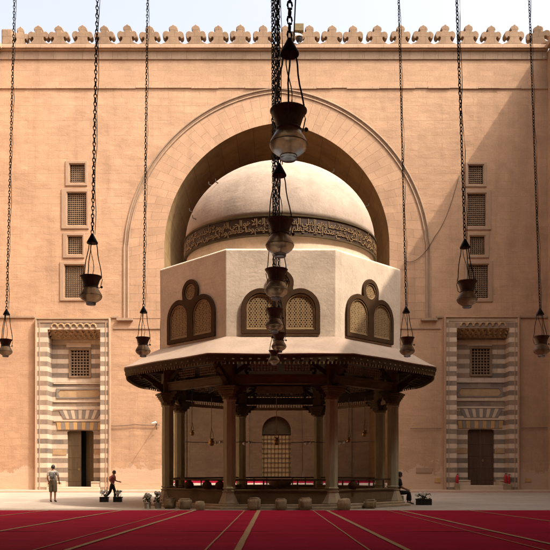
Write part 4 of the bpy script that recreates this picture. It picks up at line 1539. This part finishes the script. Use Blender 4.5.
def lamp(px_top, px_b, py_b, Y, wpx, py_cone, label, tilt=0.0, cone_off=0.0, top=None):
    """px_top: chain column at image row 0; px_b, py_b: lamp foot; py_cone: row of the cone's base; wpx: globe width"""
    foot = at(px_b, py_b, Y)
    sc = wpx / F * Y              # globe width in metres
    t = thing('hanging_lamp', label, 'lamp', (foot.x, foot.y, foot.z), group=gl)
    w = sc
    # globe: bulb + foot
    mb = MB()
    mb.lathe([(.05 * w, -.0), (.20 * w, 0), (.22 * w, .03 * w), (.215 * w, .09 * w), (.24 * w, .13 * w), (.34 * w, .18 * w), (.45 * w, .27 * w), (.495 * w, .36 * w), (.5 * w, .41 * w), (.475 * w, .50 * w),
              (.41 * w, .61 * w), (.35 * w, .71 * w), (.305 * w, .80 * w)], 28)
    mb.build('globe', M['globe'], t, smooth=True)
    mb = MB()
    for z_, r_ in ((.41, .498), (.10, .22)):
        mb.tube([(r_ * w * cos(a), r_ * w * sin(a), z_ * w) for a in [2 * pi * k / 24 for k in range(24)]], .012 * w, 5, True)
    mb.tube([(.31 * w * cos(a), .31 * w * sin(a), .80 * w) for a in [2 * pi * k / 24 for k in range(24)]], .035 * w, 6, True)
    mb.build('collar', M['bronze'], t, smooth=True)
    mb = MB()
    mb.lathe([(.28 * w, .80 * w), (.30 * w, .84 * w), (.345 * w, .98 * w), (.39 * w, 1.12 * w), (.455 * w, 1.235 * w), (.49 * w, 1.27 * w), (.49 * w, 1.30 * w), (.44 * w, 1.27 * w), (.37 * w, 1.1 * w), (.28 * w, .86 * w)], 28, cap=False)
    for k in range(3):
        a = 2 * pi * k / 3 + .5
        mb.tube([(.49 * w * cos(a), .49 * w * sin(a), 1.27 * w), (.52 * w * cos(a), .52 * w * sin(a), 1.2 * w), (.44 * w * cos(a), .44 * w * sin(a), .86 * w), (.36 * w * cos(a), .36 * w * sin(a), .80 * w)], .018 * w, 5)
    a = .1
    mb.blob((.47 * w * cos(a), .47 * w * sin(a), .82 * w), (.06 * w, .06 * w, .06 * w), 8, 6)
    mb.build('funnel', M['bronze'], t, auto=60)
    # cone cap above
    zc0 = (at(px_b, py_cone, Y).z - foot.z)
    xoff = (px_top - px_b) * (py_b - py_cone) / py_b / F * Y + cone_off
    ch = .46 * w
    mb = MB(); mb.lathe([(.25 * w, 0), (.255 * w, .04 * w), (.12 * w, .30 * w), (.06 * w, .42 * w), (.02 * w, ch)], 16, (xoff, 0, zc0))
    mb.build('cone_cap', M['black'], t, auto=50)
    mb = MB()
    for k in range(3):
        a = 2 * pi * k / 3 + .5
        A0 = Vector((.49 * w * cos(a), .49 * w * sin(a), 1.29 * w)); A1 = Vector((xoff + .19 * w * cos(a), .19 * w * sin(a), zc0 + .02))
        pts = [A0.lerp(A1, q / 6) + Vector((.02 * w * sin(q * 1.3 + k), 0, 0)) * (1 if 0 < q < 6 else 0) for q in range(7)]
        mb.tube(pts, .0065, 5)
    # the electric flex, slightly slack
    pts = [Vector((xoff * (q / 8) + .09 * w * sin(pi * q / 8 * 1.6), .02, 1.2 * w + (zc0 - 1.2 * w) * q / 8)) for q in range(9)]
    mb.tube(pts, .0045, 5)
    mb.build('suspension_wire', M['chain'], t)
    ztop = top or (hall_top + .05 - foot.z)
    ztop_abs = 19.5 if abs(foot.x) < 1 else 15.0
    # where the chain meets the vault
    z0_ = foot.z + zc0 + ch
    lean = ((px_top - px_b) / F * Y) / (py_b / F * Y)    # dx per metre of height
    x_ = abs(foot.x)
    zt_a = 11.5 + sqrt(max(0.1, (hw + 1.0) ** 2 - (x_ + 1.0 - .3) ** 2))
    H = zt_a - foot.z + .25
    p0 = Vector((xoff, 0, zc0 + ch - .01)); p1 = Vector((lean * H + cone_off, 0, H))
    # rings visible in the frame, plain below the vault beyond it
    cm = chain_mb(p0, p1, .068 if w > .2 else .058, .034, .0072)
    cm.tube([p0.lerp(p1, q / 60) + Vector((.03 + .012 * sin(q * 1.9), .02 * cos(q), 0)) for q in range(61)], .005, 4)
    cm.build('chain', M['chain'], t)
    return t


lamp(290.0, 288.5, 160, 5.4, 38, 55, 'large dark lamp hanging nearest the camera, highest of the central file')
lamp(278.2, 279.8, 257, 7.8, 28.5, 176, 'second lamp of the central file, in front of the inscription band', cone_off=-.0)
lamp(275.8, 276.3, 300, 10.0, 23.5, 232, 'third lamp of the central file, before the round top of the drum window')
lamp(273.5, 274.3, 333, 12.1, 18.5, 281, 'fourth lamp of the central file, between the two arched window screens')
lamp(277.5, 279, 352.5, 13.2, 15, 311, 'fifth lamp of the central file, just above the kiosk roof edge')
lamp(272.0, 274, 365, 13.3, 11.2, 338, 'smallest and lowest lamp of the central file, overlapping the kiosk eave')
lamp(97.5, 91, 305, 10.05, 22, 243.5, 'lamp before the lattice windows of the left wall')
lamp(456.5, 467, 308, 10.05, 20.5, 248, 'lamp before the lattice windows of the right wall')
lamp(14.5, 5.5, 357, 13.9, 13.5, 315, 'leftmost lamp, near the left picture edge')
lamp(147.5, 143, 357, 13.9, 15, 313, 'lamp between left doorway and the kiosk drum')
lamp(398.5, 407.2, 357, 13.9, 15, 313, 'lamp just right of the kiosk drum')
lamp(529, 541.5, 357, 13.9, 16, 315, 'rightmost lamp, near the right picture edge')


# small brass lamps inside the kiosk and in the far iwan
def small_lamp(px, py_t, py_b, Y, wpx, label, mat='brass'):
    foot = at(px, py_b, Y); top = at(px, py_t, Y).z - foot.z; w = wpx / F * Y
    t = thing('hanging_lamp', label, 'lamp', foot, group='small lamps hung inside the kiosk and far iwan')
    mb = MB(); mb.lathe([(.1 * w, 0), (.35 * w, .1 * w), (.5 * w, .45 * w), (.42 * w, .75 * w), (.25 * w, .9 * w), (.4 * w, 1.15 * w)], 16); mb.build('globe', M[mat], t, smooth=True)
    mb = MB()
    for k in range(3):
        a = 2 * pi * k / 3 + .3
        mb.tube([(.4 * w * cos(a), .4 * w * sin(a), 1.12 * w), (0, 0, 2.8 * w)], .012, 4)
    mb.tube([(0, 0, 2.8 * w), (0, 0, top)], .014, 5); mb.build('chain', M['wood_light'], t)


small_lamp(192, 392, 436, 31.0, 5, 'small dim brass lamp just right of the left rear column')
small_lamp(211.5, 398, 446, 30.5, 6.5, 'brass lamp on a long chain between the two left columns')
small_lamp(276.5, 392, 445, 29.5, 6.5, 'brass lamp on the central chain in front of the arched grille')
small_lamp(349, 398, 443, 31.0, 5, 'small brass lamp between front right column and the rear one')
small_lamp(365, 398, 437, 31.0, 6, 'brass lamp near the right rear column')
for i, (px, py, lab) in enumerate(((246.5, 443.5, 'white twin spotlight left of the arched grille'), (308.5, 443.5, 'white twin spotlight right of the arched grille'), (341, 443, 'white twin spotlight right of the front right column'), (217.5, 443, 'white twin spotlight right of the front left bay lamp'))):
    c = at(px, py, 33.2)
    t = thing('spotlight', lab, 'spotlight', c, group='white spotlights on the kiosk wire')
    mb = MB(); mb.blob((-.09, 0, 0), (.085, .08, .07), 10, 7); mb.blob((.12, 0, .03), (.07, .06, .06), 10, 7); mb.build('lamp_head', M['whitemetal'], t, smooth=True)
    mb = MB(); mb.tube([(-.2, 0, .08), (.25, 0, .09)], .015, 5); mb.build('bracket', M['wire'], t)
a = at(181, 441.5, 33.25); b_ = at(374, 441, 33.25)
cable('lamp_cable', [a, at(240, 442, 33.25), at(312, 442, 33.25), b_], 'horizontal cable carrying the white spotlights behind the kiosk columns', .016, .04)


# ================================================================== PEOPLE
def skin_mesh(joints, edges, radii, sub=2, root=0):
    me = bpy.data.meshes.new('sk'); me.from_pydata([Vector(j) for j in joints], edges, []); me.update()
    o = bpy.data.objects.new('sk', me); COL.objects.link(o)
    md = o.modifiers.new('s', 'SKIN'); md.use_smooth_shade = True
    for i, r in enumerate(radii):
        sv = me.skin_vertices[0].data[i]
        sv.radius = r if isinstance(r, tuple) else (r, r)
        sv.use_root = (i == root)
    sb = o.modifiers.new('u', 'SUBSURF'); sb.levels = sub; sb.render_levels = sub
    dg = bpy.context.evaluated_depsgraph_get()
    out = bpy.data.meshes.new_from_object(o.evaluated_get(dg))
    bpy.data.objects.remove(o)
    return out


class Sk:
    def __init__(s): s.j = []; s.e = []; s.r = []
    def p(s, co, r, par=None):
        s.j.append(Vector(co)); s.r.append(r); i = len(s.j) - 1
        if par is not None: s.e.append((par, i))
        return i
    def mesh(s, sub=2): return skin_mesh(s.j, s.e, s.r, sub)


def person(label, loc, H, rotz, pose, clothes, extras=None):
    """local frame: x = person's left... figure faces -Y; feet at z = 0; unit body height 1.75 scaled to H"""
    t = thing('person', label, 'person', loc, rotz)
    k = H / 1.75
    J = pose
    b = Sk()
    pel = b.p(J['pelvis'], (.13, .10))
    wai = b.p(J['waist'], (.12, .09), pel); che = b.p(J['chest'], (.15, .10), wai)
    nb = b.p(J['neckb'], (.075, .07), che); nk = b.p(J['neck'], .05, nb); hd = b.p(J['head'], .055, nk)
    for s_ in ('L', 'R'):
        sh = b.p(J['sh' + s_], .062, nb); el = b.p(J['el' + s_], .043, sh); wr = b.p(J['wr' + s_], .028, el)
        hv = (J['ha' + s_] - J['wr' + s_]).normalized()
        pm = b.p(J['wr' + s_] + hv * .07, (.036, .018), wr)
        side = hv.cross(Vector((0, 1, 0)))
        if side.length < .1: side = Vector((1, 0, 0))
        side.normalize(); curl = hv.cross(side).normalized()
        for q, ln in enumerate((.07, .085, .08, .062)):
            o_ = side * (q - 1.5) * .02
            f1 = b.p(J['wr' + s_] + hv * .105 + o_, .0095, pm)
            f2 = b.p(J['wr' + s_] + hv * (.105 + ln * .55) + o_ + curl * .012, .0085, f1)
            b.p(J['wr' + s_] + hv * (.105 + ln) + o_ + curl * .035, .007, f2)
        t1 = b.p(J['wr' + s_] + hv * .05 + side * -.045 + curl * .015, .011, pm)
        b.p(J['wr' + s_] + hv * .09 + side * -.06 + curl * .03, .009, t1)
        hp_ = b.p(J['hip' + s_], .088, pel); kn = b.p(J['kn' + s_], .058, hp_); cf = b.p(J['kn' + s_].lerp(J['an' + s_], .35), .056, kn); an = b.p(J['an' + s_], .036, cf)
        b.p(J['toe' + s_], (.042, .025), an)
    me = b.mesh(2)
    # head: shaped skull, nose, ears, brow, chin merged into the body mesh
    fwd = J['face'].normalized(); up = Vector((0, 0, 1)); rt = fwd.cross(up).normalized(); up = rt.cross(fwd)
    hc = J['head'] + up * .03
    mb = MB()
    def L_(x_, y_, z_): return hc + rt * x_ + fwd * y_ + up * z_
    n, m_ = 20, 14; vs = []
    for i in range(m_ + 1):
        ph = -pi / 2 + pi * i / m_
        for q in range(n):
            a_ = 2 * pi * q / n
            x_, y_, z_ = .077 * cos(ph) * cos(a_), .098 * cos(ph) * sin(a_), .118 * sin(ph)
            if z_ < 0: x_ *= 1 - .25 * (-z_ / .118); y_ = y_ * (1 - .12 * (-z_ / .118)) + .012 * (-z_ / .118)
            if y_ > .05: y_ -= (.01 if abs(z_) < .025 and .015 < abs(x_) < .05 else 0)
            vs.append(L_(x_, y_, z_))
    mb.add(vs, [(i * n + q, i * n + (q + 1) % n, (i + 1) * n + (q + 1) % n, (i + 1) * n + q) for i in range(m_) for q in range(n)])
    mb.tube([L_(0, .092, .02), L_(0, .108, -.01), L_(0, .118, -.028), L_(0, .095, -.036)], [.008, .011, .015, .008], 6)
    mb.tube([L_(-.022, .088, -.058), L_(0, .096, -.057), L_(.022, .088, -.058)], [.004, .008, .004], 5)
    for sg in (-1, 1): mb.blob(L_(sg * .079, -.005, -.01), (.012, .02, .03), 7, 6)
    bm = bmesh.new(); bm.from_mesh(me)
    tmp = bpy.data.meshes.new('h'); tmp.from_pydata(mb.v, [], mb.f)
    bm.from_mesh(tmp); bmesh.ops.recalc_face_normals(bm, faces=bm.faces[:]); bm.to_mesh(me); bm.free(); bpy.data.meshes.remove(tmp)
    me.materials.clear(); me.materials.append(M['skin'])
    for p_ in me.polygons: p_.material_index = 0
    body = link('body', me, t, smooth=True); body.scale = (k,) * 3
    mb = MB()
    for sg in (-1, 1): mb.blob(L_(sg * .031, .088, .004), (.012, .008, .008), 8, 6)
    o = mb.build('eyes', M['black'], t, smooth=True); o.scale = (k,) * 3
    mb = MB()      # hair cap
    vs = []; n, m_ = 22, 10
    for i in range(m_ + 1):
        ph = -.55 + (pi / 2 + .55) * i / m_
        for q in range(n):
            a_ = 2 * pi * q / n
            fr = max(0, sin(a_))
            ph2 = max(ph, -.55 + fr * 1.15)
            jj = 1 + .03 * sin(q * 5.1 + i * 3.7)
            vs.append(L_(.087 * cos(ph2) * cos(a_) * jj, .107 * cos(ph2) * sin(a_) * jj - .006, .128 * sin(ph2) * jj))
    mb.add(vs, [(i * n + q, i * n + (q + 1) % n, (i + 1) * n + (q + 1) % n, (i + 1) * n + q) for i in range(m_) for q in range(n)])
    o = mb.build('hair', M['hair'], t, smooth=True); o.scale = (k,) * 3
    for (nm, fn, mt) in clothes:
        c = Sk(); fn(c, J); me = c.mesh(2); me.materials.clear(); me.materials.append(mt)
        for p_ in me.polygons: p_.material_index = 0
        o = link(nm, me, t, smooth=True); o.scale = (k,) * 3
    if extras: extras(t, J, k)
    return t


V = Vector


def shirt(sleeve=.7):
    def f(c, J):
        w0 = c.p(J['pelvis'] + V((0, 0, .03)), (.165, .128)); w1 = c.p(J['waist'], (.155, .12), w0); w2 = c.p(J['chest'], (.178, .128), w1)
        nb_ = c.p(J['neckb'] - V((0, 0, .015)), (.10, .085), w2)
        for s_ in ('L', 'R'):
            sh = c.p(J['sh' + s_], .082, nb_); c.p(J['sh' + s_].lerp(J['el' + s_], sleeve), .064, sh)
    return f


def trousers(to=1.0, r0=.105, r1=.062):
    def f(c, J):
        p0 = c.p(J['pelvis'] + V((0, 0, .12)), (.155, .122)); p1 = c.p(J['pelvis'] - V((0, 0, .03)), (.16, .122), p0)
        for s_ in ('L', 'R'):
            h = c.p(J['hip' + s_], r0, p1); kn = c.p(J['kn' + s_], (r0 + r1) / 2, h)
            if to > 0: c.p(J['kn' + s_].lerp(J['an' + s_], to), r1, kn)
    return f


def shoes(c, J): pass


def add_shoes(t, J, k, mat, soles=True):
    for s_ in ('L', 'R'):
        c = Sk(); a = J['an' + s_]; d = (J['toe' + s_] - a)
        i0 = c.p(a + V((0, 0, -.02)) - d * .25, (.045, .04)); i1 = c.p(a + d * .3 - V((0, 0, .03)), (.05, .038), i0); c.p(a + d * 1.05 - V((0, 0, .01)), (.045, .028), i1)
        me = c.mesh(1); me.materials.clear(); me.materials.append(mat)
        for p_ in me.polygons: p_.material_index = 0
        o = link('shoe', me, t, smooth=True); o.scale = (k,) * 3


# 1: standing, seen from behind, in front of the left door (faces +Y, away)
P1 = dict(pelvis=V((0, 0, .95)), waist=V((0, .01, 1.10)), chest=V((0, .0, 1.30)), neckb=V((0, .01, 1.45)), neck=V((0, 0, 1.53)), head=V((0.0, -.02, 1.61)),
          face=V((-.25, -1, -.1)),
          shL=V((.19, 0, 1.41)), elL=V((.265, .03, 1.14)), wrL=V((.24, -.12, .95)), haL=V((.235, -.18, .86)),
          shR=V((-.19, 0, 1.41)), elR=V((-.27, .03, 1.15)), wrR=V((-.25, -.12, .97)), haR=V((-.24, -.18, .88)),
          hipL=V((.09, 0, .90)), knL=V((.10, -.02, .50)), anL=V((.095, .03, .09)), toeL=V((.12, -.13, .035)),
          hipR=V((-.09, 0, .90)), knR=V((-.095, -.01, .50)), anR=V((-.10, .03, .09)), toeR=V((-.13, -.13, .035)))


def backpack(t, J, k):
    c = J['chest'] + V((0, .17, -.05))
    mb = MB(); mb.blob(c, (.13, .075, .19), 14, 10); mb.blob(c + V((0, .06, -.06)), (.095, .045, .09), 12, 8)
    o = mb.build('backpack', M['straps'], t, smooth=True); o.scale = (k,) * 3
    mb = MB()
    for sg in (-1, 1):
        mb.tube([c + V((sg * .07, -.02, .14)), J['chest'] + V((sg * .1, 0, .19)), J['chest'] + V((sg * .12, -.13, .06)), c + V((sg * .11, -.06, -.14))], .018, 6)
    o = mb.build('strap', M['straps'], t, smooth=True); o.scale = (k,) * 3
    add_shoes(t, J, k, M['greycloth'])


def wide_shorts(c, J):
    p0 = c.p(J['pelvis'] + V((0, 0, .17)), (.16, .125)); p1 = c.p(J['pelvis'] - V((0, 0, .04)), (.175, .135), p0)
    for s_ in ('L', 'R'):
        h = c.p(J['hip' + s_] - V((0, 0, .05)), .12, p1); kn = c.p(J['kn' + s_] + V((0, 0, .06)), .105, h); c.p(J['kn' + s_] - V((0, 0, .06)), .10, kn)


g1_ = G(53, 502)
person('person seen from behind in pale shirt, olive knee shorts and backpack before the open door', (g1_.x, g1_.y, 0), 37 / F * g1_.y, pi, P1,
       [('shirt', shirt(.75), M['shirt_grey']), ('shorts', wide_shorts, M['shorts'])], backpack)

# 2: boy striding to the right, arm reaching forward (faces +X in the world: rotz = +90deg)
P2 = dict(pelvis=V((0, .02, .93)), waist=V((0, 0, 1.07)), chest=V((0, -.03, 1.27)), neckb=V((0, -.05, 1.42)), neck=V((0, -.07, 1.50)), head=V((0, -.09, 1.58)),
          face=V((0, -1, -.25)),
          shL=V((.17, -.05, 1.38)), elL=V((.23, -.10, 1.14)), wrL=V((.17, -.30, 1.09)), haL=V((.14, -.38, 1.07)),
          shR=V((-.17, -.03, 1.38)), elR=V((-.23, .10, 1.16)), wrR=V((-.20, -.05, 1.00)), haR=V((-.18, -.12, .95)),
          hipL=V((.09, .02, .88)), knL=V((.10, -.12, .49)), anL=V((.10, -.10, .09)), toeL=V((.11, -.25, .035)),
          hipR=V((-.09, .02, .88)), knR=V((-.09, .12, .50)), anR=V((-.09, .42, .17)), toeR=V((-.09, .34, .035)))


def boy_x(t, J, k):
    add_shoes(t, J, k, M['straps'])
    mb = MB(); c = J['chest'] + V((0, .17, -.03)); mb.blob(c, (.12, .07, .16), 14, 10)
    mb.tube([c + V((.08, -.03, .13)), J['chest'] + V((.1, 0, .19)), J['chest'] + V((.1, -.13, .04))], .016, 6)
    mb.tube([c + V((-.08, -.03, .13)), J['chest'] + V((-.1, 0, .19)), J['chest'] + V((-.1, -.13, .04))], .016, 6)
    o = mb.build('backpack', M['tan'], t, smooth=True); o.scale = (k,) * 3


g2_ = G(112.5, 500.8)
person('boy in rose shirt and black trousers with tan backpack striding right between the planters', (g2_.x, g2_.y, 0), 30.8 / F * g2_.y, pi / 2 - .12, P2,
       [('shirt', shirt(.6), M['shirt_pink']), ('trousers', trousers(.85, .10, .07), M['blackcloth'])], boy_x)

# 3: seated at the right side of the kiosk, facing right, half behind the column
P3 = dict(pelvis=V((0, .02, .50)), waist=V((0, .02, .65)), chest=V((0, -.02, .85)), neckb=V((0, -.03, 1.0)), neck=V((0, -.04, 1.07)), head=V((0, -.06, 1.15)),
          face=V((.15, -1, -.2)),
          shL=V((.18, -.03, .96)), elL=V((.22, -.10, .70)), wrL=V((.14, -.30, .60)), haL=V((.1, -.38, .57)),
          shR=V((-.18, -.03, .96)), elR=V((-.22, -.10, .70)), wrR=V((-.14, -.30, .60)), haR=V((-.1, -.38, .57)),
          hipL=V((.10, -.02, .46)), knL=V((.12, -.44, .48)), anL=V((.12, -.40, .09)), toeL=V((.13, -.55, .035)),
          hipR=V((-.10, -.02, .46)), knR=V((-.12, -.42, .48)), anR=V((-.12, -.46, .09)), toeR=V((-.13, -.61, .035)))
Y3 = 28.75
x3 = (398.2 - CX) / F * Y3
person('person in black seated on a stone stool beside the right outer column, facing right', (x3, Y3, 0), 1.66, pi / 2, P3,
       [('shirt', shirt(.9), M['blackcloth']), ('trousers', trousers(.92, .10, .068), M['blackcloth'])], lambda t, J, k: add_shoes(t, J, k, M['black']))
mb = MB(); mb.box(-.2, .2, -.22, .22, 0, .34)
tag(mb.build('stone_stool', M['stoolstone'], bevel=.03, loc=(x3 - .02, Y3, 0)), 'stone stool under the person in black beside the right outer column', 'stool', 'worn stone stools around the kiosk')

# ================================================================== LIGHT, SKY, CAMERA
Sdir = Vector((1.0, -0.57, 1.56)).normalized()
sun = bpy.data.lights.new('sun', 'SUN'); sun.energy = 3.8; sun.angle = radians(0.5); sun.color = (1.0, 0.89, 0.75)
so = bpy.data.objects.new('sun', sun); COL.objects.link(so)
so.rotation_euler = Sdir.to_track_quat('Z', 'Y').to_euler(); so.location = (30, -20, 60)
wd = bpy.data.worlds.new('World'); SC.world = wd; wd.use_nodes = True
nt = wd.node_tree; nt.nodes.clear()
sky = nt.nodes.new('ShaderNodeTexSky'); sky.sky_type = 'NISHITA'; sky.sun_disc = False
sky.sun_elevation = math.asin(Sdir.z); sky.sun_rotation = atan2(Sdir.x, Sdir.y)
sky.air_density = 1.0; sky.dust_density = 10.0; sky.ozone_density = 0.3; sky.altitude = 0
bg = nt.nodes.new('ShaderNodeBackground'); bg.inputs[1].default_value = 0.15
ow = nt.nodes.new('ShaderNodeOutputWorld')
hs = nt.nodes.new('ShaderNodeHueSaturation'); hs.inputs['Saturation'].default_value = 0.35; hs.inputs['Value'].default_value = 2.05
nt.links.new(sky.outputs[0], hs.inputs['Color']); nt.links.new(hs.outputs[0], bg.inputs[0]); nt.links.new(bg.outputs[0], ow.inputs[0])

cam = bpy.data.cameras.new('camera'); co = bpy.data.objects.new('camera', cam); COL.objects.link(co)
cam.sensor_width = 36; cam.lens = F / 550 * 36
cam.shift_x = -(CX - 275) / 550; cam.shift_y = (HY - 275) / 550
cam.clip_start = .1; cam.clip_end = 1500
co.location = (0, 0, CZ); co.rotation_euler = (pi / 2, 0, 0)
SC.camera = co
SC.view_settings.view_transform = 'Standard'; SC.view_settings.look = 'None'
SC.view_settings.exposure = 0.58; SC.view_settings.gamma = 1
SC.cycles.max_bounces = 7; SC.cycles.diffuse_bounces = 5; SC.cycles.glossy_bounces = 2; SC.cycles.transmission_bounces = 5; SC.cycles.caustics_reflective = False; SC.cycles.caustics_refractive = False
SC.cycles.use_denoising = True
